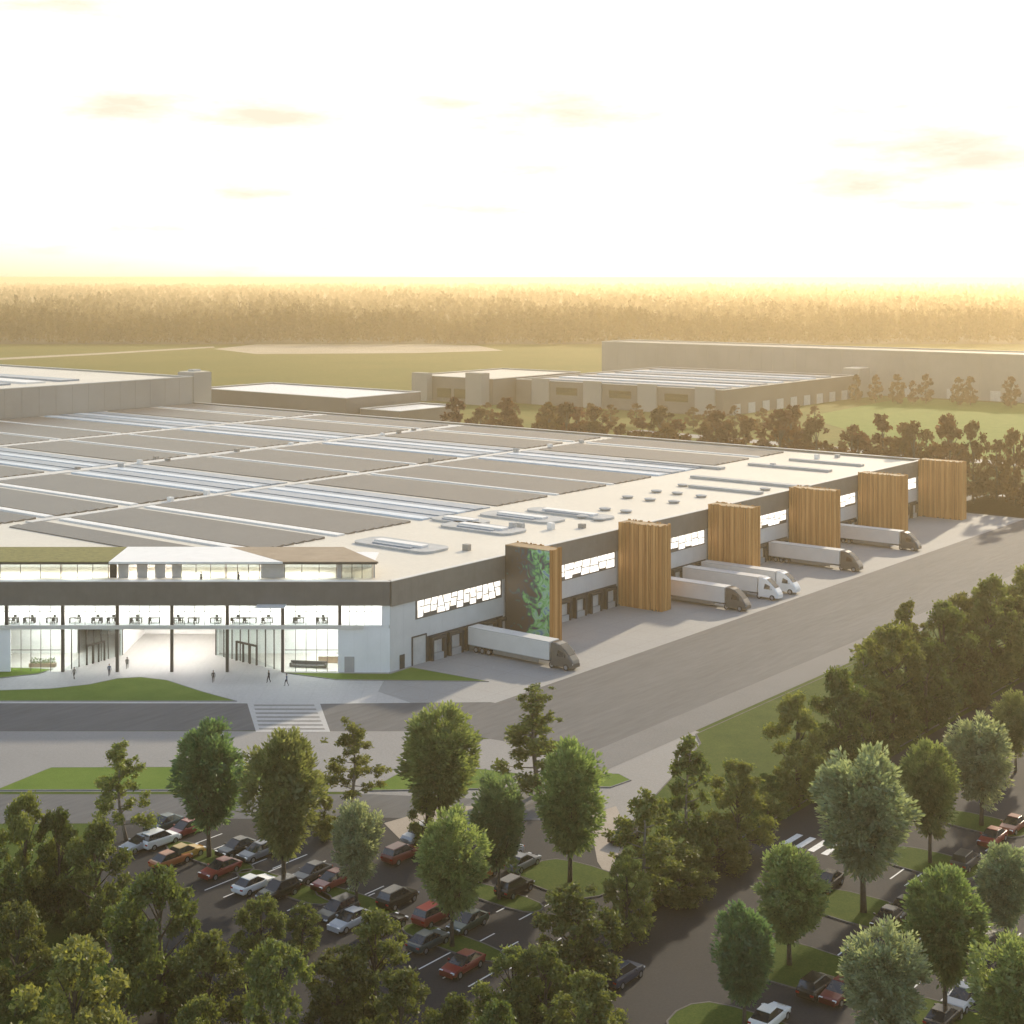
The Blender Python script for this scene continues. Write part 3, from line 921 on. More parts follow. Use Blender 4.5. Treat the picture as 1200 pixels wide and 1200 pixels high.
# ------------------------------------------------------------------ far buildings
def far_building(name, label, s0, s1, e0, e1, h, wm, rm='roof_membrane', cap=.5):
    b = empty(name, W(s0, e0), AX, label, 'building')
    ls, le = s1 - s0, e1 - e0
    mb = MB().box(0, ls, 0, .5, 0, h).box(0, ls, le - .5, le, 0, h).box(0, .5, .5, le - .5, 0, h).box(ls - .5, ls, .5, le - .5, 0, h)
    mb.build('wall', wm, b)
    MB().box(.5, ls - .5, .5, le - .5, h - .8, h - .4).build('roof', rm, b)
    mb = MB().box(-.1, ls + .1, -.1, .6, h, h + .25).box(-.1, ls + .1, le - .6, le + .1, h, h + .25).box(-.1, .6, .6, le - .6, h, h + .25).box(ls - .6, ls + .1, .6, le - .6, h, h + .25)
    mb.build('parapet', 'parapet', b)
    return b, ls, le


b, ls, le = far_building('storage_hall', 'tall grey hall rising above the left rear of the big roof', -60, 197.3, 284.2, 470, 23.2, 'far_wall')
for k in range(12):
    MB().box(60 + k * 14, 68 + k * 14, 20, 150, 22.8, 23.4).build('roof_light', 'skylight_grey' if k % 2 else 'white_metal', b)
for k in range(40):
    MB().box(k * 6.6 + .3, k * 6.6 + .55, -.08, -.004, 0, 23.1).build('wall_rib', 'far_wall', b)
b = empty('stair_block', W(197.6, 284.2), AX, 'pale square stair block at the end of the tall grey hall', 'building')
MB().box(0, 8.6, 0, 9, 0, 24.6).build('wall', 'far_wall', b)
MB().box(.5, 8.1, .5, 8.5, 24.6, 24.9).build('roof', 'roof_membrane', b)
MB().box(2.5, 6, 3, 6, 24.9, 25.6).build('roof_hatch', 'unit_grey', b)
b, ls, le = far_building('loading_hall', 'low hall with a bright white roof beside the tall grey hall', 259, 303, 266, 356, 12.2, 'far_wall_dark', 'white_metal')
for k in range(6):
    MB().box(-.3, -.004, 4 + k * 5, 7.5 + k * 5, 0, 4.5).build('dock_door', 'door_panel', b)
b, ls, le = far_building('canopy_hall', 'small white-roofed canopy in front of the low hall', 264, 300, 242, 263, 8.0, 'far_wall_dark', 'white_metal')
b, ls, le = far_building('distribution_hall', 'flat brown hall behind the row of trees with striped roof lights', 400, 527, 178, 292, 11.3, 'far_wall_dark', 'roof_dull')
for k in range(7):
    MB().box(10 + k * 16, 17 + k * 16, 6, 108, 10.9, 11.5).build('roof_light', 'skylight' if k % 2 else 'skylight_grey', b)
for k in range(4):
    MB().box(-.9, -.004, 4 + k * 30, 14 + k * 30, 0, 12.4).build('stair_panel', 'far_wall', b)
for k in range(9):
    MB().box(8 + k * 13, 14 + k * 13, -.2, -.004, 0, 4.6).build('dock_door', 'door_panel', b)
for k in range(3):
    f = MB().box(-.25, -.004, 18 + k * 30, 30 + k * 30, 5.2, 8.6).build('window', 'glass_dark', b)
    MB().box(-.32, -.26, 18 + k * 30, 30 + k * 30, 6.8, 7.0).build('transom', 'dark_metal', f)
b = empty('corner_block', W(527.3, 176), AX, 'pale block at the right end of the flat brown hall', 'building')
MB().box(0, 12, 0, 9, 0, 14.5).build('wall', 'far_wall', b); MB().box(.4, 11.6, .4, 8.6, 14.5, 14.9).build('roof', 'roof_membrane', b)
b, ls, le = far_building('annex_hall', 'brown annex with a grey tower left of the flat brown hall', 385, 455, 294, 345, 12.0, 'far_wall_dark')
MB().box(-6, -.2, 2, 12, 0, 15.0).build('stair_tower', 'far_wall', b)
MB().box(-4, -.2, 38, 48, 0, 13.6).build('stair_tower', 'far_wall', b)
for k in range(2):
    MB().box(-.25, -.004, 15 + k * 11, 24 + k * 11, 2.0, 6.5).build('window', 'glass_dark', b)
b, ls, le = far_building('long_depot', 'very long plain depot far behind at the right edge', 552, 584, -60, 349, 22.8, 'far_wall', 'roof_dull')
for k in range(60):
    MB().box(-.12, -.004, 3 + k * 6.7, 3.3 + k * 6.7, 0, 22.5).build('wall_rib', 'far_wall', b)
for k in range(10):
    MB().box(-.2, -.004, 20 + k * 22, 25 + k * 22, 0, 5).build('dock_door', 'door_panel', b)
struct('depot_lawn', [W(460, -60), W(545, -60), W(545, 160), W(420, 150), W(330, 60), W(320, -30)], 'lawn', 0.05)
struct('back_road', [W(206, -60), W(240, -60), W(240, 250), W(206, 250)], 'asphalt', 0.03)
struct('depot_road', [W(300, -80), W(310, -80), W(330, 175), W(320, 175)], 'pale_road', 0.055)

# ------------------------------------------------------------------ trees
def leaf_mesh(name, C, D, L, Wd, m, rs):
    """diamond leaves: centres C, long axes D (unit), lengths L, widths Wd"""
    n = len(C)
    rv = rs.normal(size=(n, 3))
    S = np.cross(D, rv); S /= np.linalg.norm(S, axis=1)[:, None] + 1e-9
    a = D * (L / 2)[:, None]; b = S * (Wd / 2)[:, None]
    v = np.stack([C - a, C + b, C + a, C - b], 1).reshape(-1, 3)
    me = bpy.data.meshes.new(name)
    me.vertices.add(4 * n); me.loops.add(4 * n); me.polygons.add(n)
    me.vertices.foreach_set('co', v.astype(np.float32).ravel())
    me.loops.foreach_set('vertex_index', np.arange(4 * n, dtype=np.int32))
    me.polygons.foreach_set('loop_start', np.arange(0, 4 * n, 4, dtype=np.int32))
    me.polygons.foreach_set('loop_total', np.full(n, 4, dtype=np.int32))
    me.update(); me.validate()
    me.materials.append(MATS[m])
    return me


def unit(x): return x / (np.linalg.norm(x, axis=1)[:, None] + 1e-9)


def clumps(cs, rs, n_per, leaf, out_bias=.6, flat=.8, size_rng=None, shell=.45):
    """leaves round clump centres cs = [(x,y,z,r)]"""
    C, D = [], []
    for (x, y, z, r) in cs:
        n = int(n_per * r * r)
        d = unit(rs.normal(size=(n, 3)))
        rad = r * (shell + (1 - shell) * rs.random(n) ** .6) * (1 + .18 * rs.normal(size=n))
        p = d * rad[:, None]; p[:, 2] *= flat
        C.append(p + np.array([x, y, z])); D.append(unit(d * out_bias + rs.normal(size=(n, 3)) * (1 - out_bias) + np.array([0, 0, .1])))
    C = np.concatenate(C); D = np.concatenate(D)
    n = len(C)
    L = leaf * (.6 + .8 * rs.random(n))
    return C, D, L, L * (.42 + .2 * rs.random(n))


def oval_tree(seed, m):
    """dense clipped-looking oval crown on a straight clear stem, 13 m tall, 7 m wide"""
    rs = np.random.default_rng(seed)
    nt = 190
    d = unit(rs.normal(size=(nt, 3)))
    ph = rs.random(6) * 6.28
    az = np.arctan2(d[:, 1], d[:, 0])
    bump = 1 + .09 * np.sin(3 * az + ph[0] + 3 * d[:, 2]) + .07 * np.sin(5 * d[:, 2] + ph[1] + 2 * az) + .08 * rs.normal(size=nt)
    taper = np.where(d[:, 2] < 0, 1 + .28 * d[:, 2], 1.0)           # narrower below
    T = np.stack([d[:, 0] * 2.85 * taper, d[:, 1] * 2.85 * taper, d[:, 2] * 4.35], 1) * bump[:, None]
    per = 62
    ax_ = unit(d * np.array([1, 1, .7]) + np.array([0, 0, .35]))
    q = unit(rs.normal(size=(nt * per, 3)))
    tr_ = np.repeat(rs.uniform(.55, .95, nt), per)
    C = np.repeat(T, per, 0) + q * (tr_ * (.35 + .65 * rs.random(nt * per)))[:, None]
    D = unit(np.repeat(ax_, per, 0) * .8 + q * .55 + rs.normal(size=(nt * per, 3)) * .25)
    L = .46 * (.55 + .8 * rs.random(nt * per))
    ni = 2600                                                          # inner foliage
    di = unit(rs.normal(size=(ni, 3))); ri = .3 + .42 * rs.random(ni)
    ci = np.stack([di[:, 0] * 3.0, di[:, 1] * 3.0, di[:, 2] * 4.4], 1) * ri[:, None]
    C = np.concatenate([C, ci]); D = np.concatenate([D, unit(rs.normal(size=(ni, 3)))]); L = np.concatenate([L, .95 * (.6 + .6 * rs.random(ni))]); Wd = L * .42
    C[:, 2] += 8.0
    crown = leaf_mesh('crown', C, D, L, Wd, m, rs)
    mb = MB()
    mb.tube([(0, 0, 0), (.05, 0, 2), (.0, .05, 5), (0, 0, 10)], [.26, .2, .17, .06])
    for k in range(5):
        t = k * 1.3 + rs.random(); z = 3.0 + k * .7
        mb.tube([(0, 0, z), (math.cos(t) * 1.2, math.sin(t) * 1.2, z + 1.4), (math.cos(t) * 2.1, math.sin(t) * 2.1, z + 3)], [.1, .07, .03], 5)
    return crown, mb


def open_tree(seed, m, n_c=21, H=12.0):
    """loose pine-like tree: crooked stem, limbs ending in separate tufts"""
    rs = np.random.default_rng(seed)
    mb = MB()
    bend = rs.normal(size=2) * .5
    st = lambda z: Vector((bend[0] * math.sin(z / H * 3), bend[1] * math.sin(z / H * 2.4), z))
    mb.tube([st(z) for z in np.linspace(0, H * .97, 7)], list(np.linspace(.22, .03, 7)))
    cs = []
    for k in range(n_c):
        z = H * (.17 + .77 * k / (n_c - 1))
        reach = (2.7 * (1 - max(0, z / H - .25) * 1.05)) * rs.uniform(.45, 1.1)
        t = k * 2.4 + rs.random() * .9
        p = st(z); e = p + Vector((math.cos(t) * reach, math.sin(t) * reach, rs.uniform(.2, 1.0)))
        mid = (p + e) / 2 + Vector((0, 0, -.1))
        mb.tube([p, mid, e], [.08, .05, .02], 5)
        r = rs.uniform(.5, 1.05) * (1.1 - .35 * z / H)
        cs.append((e.x, e.y, e.z, r))
        cs.append((mid.x + rs.normal() * .3, mid.y + rs.normal() * .3, mid.z + .3, r * .62))
        for q_ in range(2):
            cs.append((e.x * .85 + rs.normal() * .6, e.y * .85 + rs.normal() * .6, e.z + rs.normal() * .55, r * rs.uniform(.4, .75)))
    cs.append((*st(H), .55))
    C, D, L, Wd = clumps(cs, rs, 300, .34, .5, .95, shell=.1)
    return leaf_mesh('crown', C, D, L, Wd, m, rs), mb


def bushy_tree(seed, m, H=12.0, Wid=8.0, n_c=60, low=.08, dens=330, leaf=.37):
    """broad natural crown of many uneven clumps, boughs nearly down to the ground"""
    rs = np.random.default_rng(seed)
    mb = MB()
    mb.tube([(0, 0, 0), (.1, .05, H * .3), (-.05, .1, H * .6), (0, 0, H * .9)], [.3, .22, .13, .03])
    cs = []
    for k in range(n_c):
        t = rs.random() * 6.28
        f = low + (1 - low) * rs.random()
        prof = (1 - max(0, (f - .45) / .58) ** 2.2) ** .75 * min(1, .55 + f * 1.5)
        rad = (Wid / 2 - .5) * prof * rs.random() ** .38
        z = H * f * .95
        r = rs.uniform(.5, 1.22) * (1.15 - .4 * f)
        cs.append((math.cos(t) * rad, math.sin(t) * rad, z, r))
        if k % 3 == 0:
            mb.tube([(0, 0, z * .7), (math.cos(t) * rad * .5, math.sin(t) * rad * .5, z * .85), (math.cos(t) * rad, math.sin(t) * rad, z)], [.1, .06, .02], 5)
    for k in range(4):
        cs.append((rs.normal() * .6, rs.normal() * .6, H * (.82 + .045 * k), .75 - .1 * k))
    C, D, L, Wd = clumps(cs, rs, dens, leaf, .45, .85, shell=.2)
    keep = C[:, 2] > .15
    return leaf_mesh('crown', C[keep], D[keep], L[keep], Wd[keep], m, rs), mb


PROTO = {}


def proto(key, maker, *a, barkm='bark', **k):
    crown, mb = maker(*a, **k)
    tr = mb.build('trunk', barkm)
    tm = tr.data
    bpy.data.objects.remove(tr)
    tm.polygons.foreach_set('use_smooth', [True] * len(tm.polygons))
    PROTO[key] = (crown, tm)


for k in range(3):
    proto('fresh%d' % k, oval_tree, 10 + k, 'leaf_fresh')
    proto('open%d' % k, open_tree, 40 + k, 'leaf_olive', barkm='bark_pale')
    proto('olive%d' % k, bushy_tree, 60 + k, 'leaf_olive')
    proto('dark%d' % k, bushy_tree, 70 + k, 'leaf_dark', n_c=72, Wid=8.5)
    proto('brown%d' % k, bushy_tree, 90 + k, 'leaf_brown', n_c=44, low=.1, dens=100, leaf=.7)
for k in range(2):
    proto('silver%d' % k, oval_tree, 20 + k, 'leaf_silver')
    proto('deep%d' % k, oval_tree, 30 + k, 'leaf_deep')
    proto('yellow%d' % k, bushy_tree, 80 + k, 'leaf_yellow', n_c=70, Wid=9, low=.12)
NAT = {'fresh': (13.0, 6.8), 'silver': (13.0, 6.8), 'deep': (13.0, 6.8), 'open': (12.3, 5.6), 'olive': (12.3, 8.2), 'dark': (12.3, 8.8), 'yellow': (12.3, 9.2), 'brown': (12.3, 8.2)}
rt = random.Random(11)
cnt = {}


def tree(kind, loc, height, width, label, name=None, group=None, cat='tree'):
    ks = sorted(k for k in PROTO if k.rstrip('0123456789') == kind)
    i = cnt.get(kind, 0); cnt[kind] = i + 1
    crown, trunk = PROTO[ks[i % len(ks)]]
    nm = name or {'fresh': 'oval_tree', 'silver': 'oval_tree', 'deep': 'oval_tree', 'open': 'pine_tree'}.get(kind, 'leafy_tree')
    t = empty(nm, loc, rt.random() * 6.28, label, cat, group)
    H, Wd = NAT[kind]
    t.scale = (width / Wd, width / Wd, height / H)
    for n_, me in (('crown', crown), ('trunk', trunk)):
        o = bpy.data.objects.new(n_, me); col.objects.link(o); o.parent = t
    return t


def tree_px(kind, u, vtop, vbase, wpx, label, **k):
    p = G(u, vbase)
    m = p.y / F_PX
    return tree(kind, p, (vbase - vtop) * m, wpx * m, label, **k)


OVALS = 'clipped oval trees among the parking bays'
for a in (
    ('deep', 245, 848, 1005, 86, 'blue-green oval tree, leftmost of the clipped trees along the parking'),
    ('fresh', 333, 860, 1042, 92, 'tall fresh green oval tree, second clipped tree from the left'),
    ('fresh', 515, 828, 985, 92, 'large oval tree in front of the crossing road, brightest rim in the middle'),
    ('silver', 418, 940, 1060, 58, 'small greyish oval tree with the yellowish top between red cars'),
    ('fresh', 530, 950, 1110, 84, 'oval tree standing in the middle of the left car park over a dark red car'),
    ('deep', 585, 905, 1055, 62, 'narrow dark oval tree beside two silver cars'),
    ('fresh', 668, 872, 1035, 86, 'big oval tree at the right end of the left car park'),
    ('silver', 1012, 878, 1070, 112, 'largest pale silvery tree right of the small zebra crossing'),
    ('fresh', 1090, 870, 1012, 68, 'oval tree just right of the largest silvery tree'),
    ('silver', 1150, 840, 968, 78, 'pale oval tree on two thin stems above the red cars at the right edge'),
    ('fresh', 1190, 812, 905, 50, 'oval tree cut by the right edge beside the verge road'),
    ('fresh', 925, 995, 1132, 88, 'green oval tree directly below the small zebra crossing'),
    ('deep', 872, 1066, 1205, 74, 'oval tree alone beside the wide dark road at the bottom'),
    ('fresh', 1107, 1018, 1195, 92, 'yellow-green oval tree below the dark car at the right car park'),
    ('silver', 1035, 1086, 1250, 100, 'pale silvery oval tree at the bottom right with cars on its left'),
    ('silver', 1178, 990, 1112, 66, 'small greyish oval tree at the right edge below the red cars'),
    ('fresh', 1190, 1100, 1270, 100, 'oval tree filling the lower right corner'),
):
    tree_px(*a, group=OVALS)
for a in (
    ('open', 148, 868, 985, 66, 'dark thin pine standing alone before the left grass strip'),
    ('open', 410, 850, 950, 66, 'small see-through pine between two big oval trees'),
    ('open', 632, 808, 930, 92, 'tall open pine with crooked top left of the road junction'),
    ('open', 752, 925, 1078, 90, 'ragged pine at the near end of the verge by the wide dark road'),
    ('open', 812, 866, 1030, 74, 'tallest thin pine of the verge clump above the wide dark road'),
    ('olive', 795, 985, 1060, 90, 'squat olive bushy tree at the foot of the thin pines'),
    ('olive', 865, 888, 1005, 90, 'olive bushy tree right of the tallest thin pine in the verge clump'),
    ('olive', 842, 960, 1022, 80, 'low olive bush tree beside the bend of the dark road'),
):
    tree_px(*a, group='loose pines and bushes along the front')
# verge belt between lorry yard and right car park
BELT = [('olive', 935, 808, 945, 88, 'dark olive tree ending the tree belt, just above the small zebra crossing'),
        ('olive', 900, 905, 965, 50, 'low bush below the near end of the tree belt'),
        ('dark', 985, 778, 912, 84, 'dark bushy tree second along the belt beside the lorry yard'),
        ('dark', 1020, 815, 895, 70, 'short dark tree in front of the belt above the sunny grass patch'),
        ('olive', 1045, 722, 868, 92, 'tall olive tree third along the belt beside the lorry yard'),
        ('dark', 1085, 742, 858, 80, 'dark tree in the middle of the belt beside the lorry yard'),
        ('olive', 1105, 700, 835, 86, 'light-topped tree in the back row of the belt before the lorries'),
        ('dark', 1130, 715, 828, 80, 'dark tree towards the right end of the belt'),
        ('olive', 1160, 672, 806, 86, 'tall olive tree last but one before the right edge in the belt'),
        ('dark', 1185, 690, 800, 80, 'dark tree of the belt cut by the right edge'),
        ('olive', 1215, 655, 775, 90, 'outermost tree of the belt mostly beyond the right edge'),
        ('open', 1010, 762, 880, 60, 'thin open pine poking through the belt'),
        ('olive', 960, 860, 925, 60, 'low bushy tree in front of the near belt trees'),
        ('open', 1070, 705, 845, 60, 'ragged open pine with bare top in the belt'),
        ('olive', 1020, 742, 850, 70, 'low rounded tree at the yard side of the belt'),
        ('olive', 1130, 690, 800, 70, 'rounded tree at the yard side of the belt near the right edge')]
for a in BELT:
    tree_px(*a, group='tree belt between lorry yard and right car park')
for a in (
    ('olive', 30, 925, 1090, 80, 'olive tree at the left edge below the grass strip'),
    ('dark', 70, 940, 1085, 80, 'dark tree just in from the left edge'),
    ('dark', 112, 955, 1105, 95, 'broad dark tree left of the parked white car'),
    ('dark', -10, 985, 1120, 80, 'dark tree cut by the left edge'),
    ('dark', 188, 1005, 1200, 130, 'largest dark tree below the orange and yellow cars'),
    ('olive', 150, 1040, 1190, 80, 'olive tree in front of the largest dark tree'),
    ('yellow', 88, 1092, 1320, 165, 'big yellow-green tree in the lower left corner'),
    ('dark', 245, 1085, 1240, 110, 'dark tree between the two big bright trees at the bottom left'),
    ('olive', 305, 1045, 1150, 72, 'sparse olive tree right of the white parked car'),
    ('yellow', 325, 1095, 1300, 120, 'bright green tree at the bottom below the white parked car'),
    ('olive', 235, 1165, 1310, 90, 'low tree cut by the bottom edge between the bright trees'),
    ('dark', 395, 1105, 1240, 105, 'dark tree right of the bright green bottom tree'),
    ('olive', 440, 1062, 1215, 100, 'olive tree in front of the bottom row of parked cars'),
    ('dark', 470, 1130, 1290, 110, 'dark tree at the bottom below the teal car'),
    ('olive', 355, 1055, 1120, 46, 'small olive tree by the tan path at the parking edge'),
    ('dark', 530, 1160, 1300, 90, 'dark tree at the bottom below the bright red car'),
    ('olive', 600, 1105, 1225, 90, 'olive tree right of the bright red car'),
    ('dark', 672, 1030, 1170, 125, 'broad dark tree between the left car park and the wide road'),
    ('dark', 640, 1100, 1230, 100, 'dark tree below the broad one beside the wide road'),
    ('olive', 690, 1135, 1290, 110, 'olive tree at the bottom edge beside the navy car'),
    ('olive', 735, 1000, 1110, 66, 'olive tree at the edge of the wide dark road left of the ragged pine'),
    ('olive', 380, 930, 985, 36, 'little bush tree between the second oval tree and the small pine'),
    ('dark', 585, 1165, 1330, 90, 'dark low tree at the bottom centre'),
    ('dark', 20, 1050, 1190, 90, 'dark tree at the left edge above the lower left corner'),
    ('olive', 500, 920, 990, 44, 'small bush at the foot of the large oval tree by the crossing road'),
):
    tree_px(*a, group='wild trees in the foreground')
# behind the warehouse
BR = 'brown hazy trees in the row behind the big roof'
bl = 'brown hazy tree in the row right behind the far edge of the big roof'
for k in range(30):
    e = 4 + k * 5.8 + rt.uniform(-2.4, 2.4)
    s = 216 + rt.uniform(-6, 10) + (8 if k % 3 == 0 else 0)
    hh = rt.uniform(16, 21) if k > 14 else rt.uniform(17, 24)
    if k in (6, 13, 19, 25): hh *= .75
    tree('brown', W(s, e), hh, hh * rt.uniform(.55, .8), bl, group=BR)
for (u, vt, vb, w_) in ((1086, 500, 572, 40), (1110, 483, 575, 46), (1140, 490, 590, 46), (1168, 512, 585, 40), (1188, 500, 592, 42), (1205, 505, 600, 40), (1060, 492, 560, 36)):
    tree_px('brown', u, vt, vb, w_, 'tall brown tree at the back right corner of the lorry yard', group='tall trees behind the last timber tower')
for (u, vt, vb, w_) in ((1003, 438, 471, 18), (1026, 438, 471, 18), (1052, 437, 473, 22), (1070, 445, 473, 16), (1085, 437, 473, 20), (1123, 440, 475, 22), (1137, 440, 475, 20), (1185, 440, 478, 24)):
    tree_px('brown', u, vt, vb, w_, 'small round brown tree in front of the very long depot', group='round trees in front of the long depot')
for k in range(14):
    u = 575 + k * 29 + rt.uniform(-6, 6)
    tree_px('brown', u, 470 + rt.uniform(-3, 4) + (u - 560) * .018, 503 + rt.uniform(-3, 3), 22, 'hazy brown tree before the flat brown hall', group='trees along the front of the flat brown hall')

# forest to the horizon: reads as one mass
rs = np.random.default_rng(5)
Cs, Ds, Ls, Ws = [], [], [], []
bands = [(1345, 1500, 2600, 34, 3.0), (1500, 2000, 2600, 22, 4.2), (2000, 3200, 3000, 14, 7.0), (3200, 5600, 3000, 9, 12.0), (5600, 9000, 2200, 7, 19.0)]
for (y0, y1, nt, nl, lf) in bands:
    yy = y0 + (y1 - y0) * rs.random(nt)
    xx = (rs.random(nt) * 2 - 1) * yy * .42
    hh = rs.uniform(15, 26, nt)
    hh *= 1 + .16 * np.sin(xx * .021 + yy * .004) + .12 * np.sin(xx * .057 + 1.7) + .1 * rs.normal(size=nt)
    for x, y, h in zip(xx, yy, hh):
        d = rs.normal(size=(nl, 3)); d = unit(d)
        f = rs.random(nl) ** .8
        rad = (2.3 + lf * .35) * (1 - .75 * f) + .4
        C = np.stack([x + d[:, 0] * rad, y + d[:, 1] * rad, h * (.12 + .88 * f)], 1)
        Cs.append(C); D = d * .5; D[:, 2] += .55; Ds.append(unit(D)); Ls.append(lf * rs.uniform(.6, 1.3, nl)); Ws.append(lf * rs.uniform(.35, .7, nl))
me = leaf_mesh('forest', np.concatenate(Cs), np.concatenate(Ds), np.concatenate(Ls), np.concatenate(Ws), 'leaf_forest', rs)
fo = bpy.data.objects.new('forest', me); col.objects.link(fo)
tag(fo, 'golden hazy forest filling the plain to the horizon', 'forest', kind='stuff')
struct('forest_floor', [(-4200, 1360), (4200, 1360), (4200, 9300), (-4200, 9300)], 'haze_forest_floor', 0.1)

# ------------------------------------------------------------------ cars
def wheel(parent, x, y, r, w, side):
    wh_ = MB().cyl((x - w / 2, y, r), r, w, 'x', 18).build('wheel', 'tyre', parent)
    xo = x + side * (w / 2 + .004) - (.02 if side > 0 else 0)
    MB().cyl((xo, y, r), r * .62, .02, 'x', 14).build('rim', 'rim', wh_)


def car_proto(style):
    """car along local +y, nose forward; origin on the ground under its middle"""
    t = empty('parked_car', (0, 0, 0))
    L, Wd = 4.5, 1.82
    if style == 'suv':
        prof = [(-2.2, .45, .9, .80), (-2.1, .30, 1.12, .88), (-1.2, .28, 1.10, .91), (0, .28, 1.06, .91), (1.0, .28, 1.03, .90), (1.9, .30, .93, .85), (2.2, .45, .72, .74)]
        cab = [(-2.05, 1.1, .78), (-1.75, 1.66, .66), (.15, 1.70, .66), (1.05, 1.04, .78)]
    else:
        prof = [(-2.25, .42, .80, .76), (-2.1, .28, .95, .86), (-1.2, .26, .94, .90), (0, .26, .92, .91), (1.0, .26, .90, .90), (1.9, .28, .78, .84), (2.25, .42, .62, .72)]
        cab = [(-1.85, .94, .78), (-1.05, 1.40, .62), (.05, 1.44, .62), (1.05, .90, .76)]
    rings = []
    for (y, z0, z1, hw) in prof:
        zb = z1 - .16
        rings.append([(-hw * .92, y, z0), (hw * .92, y, z0), (hw, y, z0 + .14), (hw, y, zb), (hw * .93, y, z1), (-hw * .93, y, z1), (-hw, y, zb), (-hw, y, z0 + .14)])
    body = MB().loft(rings).build('body', 'paint_black', t, smooth=False, bevel=.03)
    # glasshouse and roof
    (ya, za, wa), (yb, zb, wb), (yc, zc, wc), (yd, zd, wd) = cab
    MB().loft([[(-wa, ya, za - .06), (wa, ya, za - .06), (wa, ya, za), (-wa, ya, za)],
               [(-wa * 1.02, yb, za - .06), (wa * 1.02, yb, za - .06), (wb, yb, zb), (-wb, yb, zb)],
               [(-wa * 1.02, yc, zd - .06), (wa * 1.02, yc, zd - .06), (wc, yc, zc), (-wc, yc, zc)],
               [(-wd, yd, zd - .06), (wd, yd, zd - .06), (wd, yd, zd), (-wd, yd, zd)]]).build('windows', 'car_glass', t, bevel=.02)
    MB().loft([[(-wb * .98, yb - .05, zb - .01), (wb * .98, yb - .05, zb - .01), (wb * .9, yb - .02, zb + .05), (-wb * .9, yb - .02, zb + .05)],
               [(-wc * .98, yc + .06, zc - .02), (wc * .98, yc + .06, zc - .02), (wc * .9, yc + .02, zc + .045), (-wc * .9, yc + .02, zc + .045)]]).build('roof', 'paint_black', t)
    for sx in (-1, 1):
        for y in (-1.35, 1.4):
            wheel(t, sx * .80, y, .33, .23, sx)
        MB().box(sx * .62 - .17, sx * .62 + .17, 2.06, 2.235, .60, .72).build('headlight', 'headlight', t)
        MB().box(sx * .66 - .15, sx * .66 + .15, -2.255, -2.12, .70, .84).build('tail_light', 'tail_light', t)
        MB().box(sx * .98 - .1, sx * .98 + .1, .62, .76, .93, 1.06).build('mirror', 'paint_black', t)
    remember(t)
    return t


PC = {'sedan': car_proto('sedan'), 'suv': car_proto('suv')}
paint_cache = {}


def place_car(style, colour, loc, rz, label, group):
    src = PC[style]
    t = src.copy(); col.objects.link(t)
    t.location = loc; t.rotation_euler.z = rz
    tag(t, label, 'car', group)
    for ch in KIDS[src.name]:
        c = ch.copy(); col.objects.link(c); c.parent = t
        if c.name.split('.')[0] in ('body', 'roof', 'mirror'):
            key = (ch.data.name, colour)
            if key not in paint_cache:
                me = ch.data.copy(); me.materials[0] = MATS['paint_' + colour]; paint_cache[key] = me
            c.data = paint_cache[key]
        for g_ in KIDS[ch.name]:
            d = g_.copy(); col.objects.link(d); d.parent = c
    return t


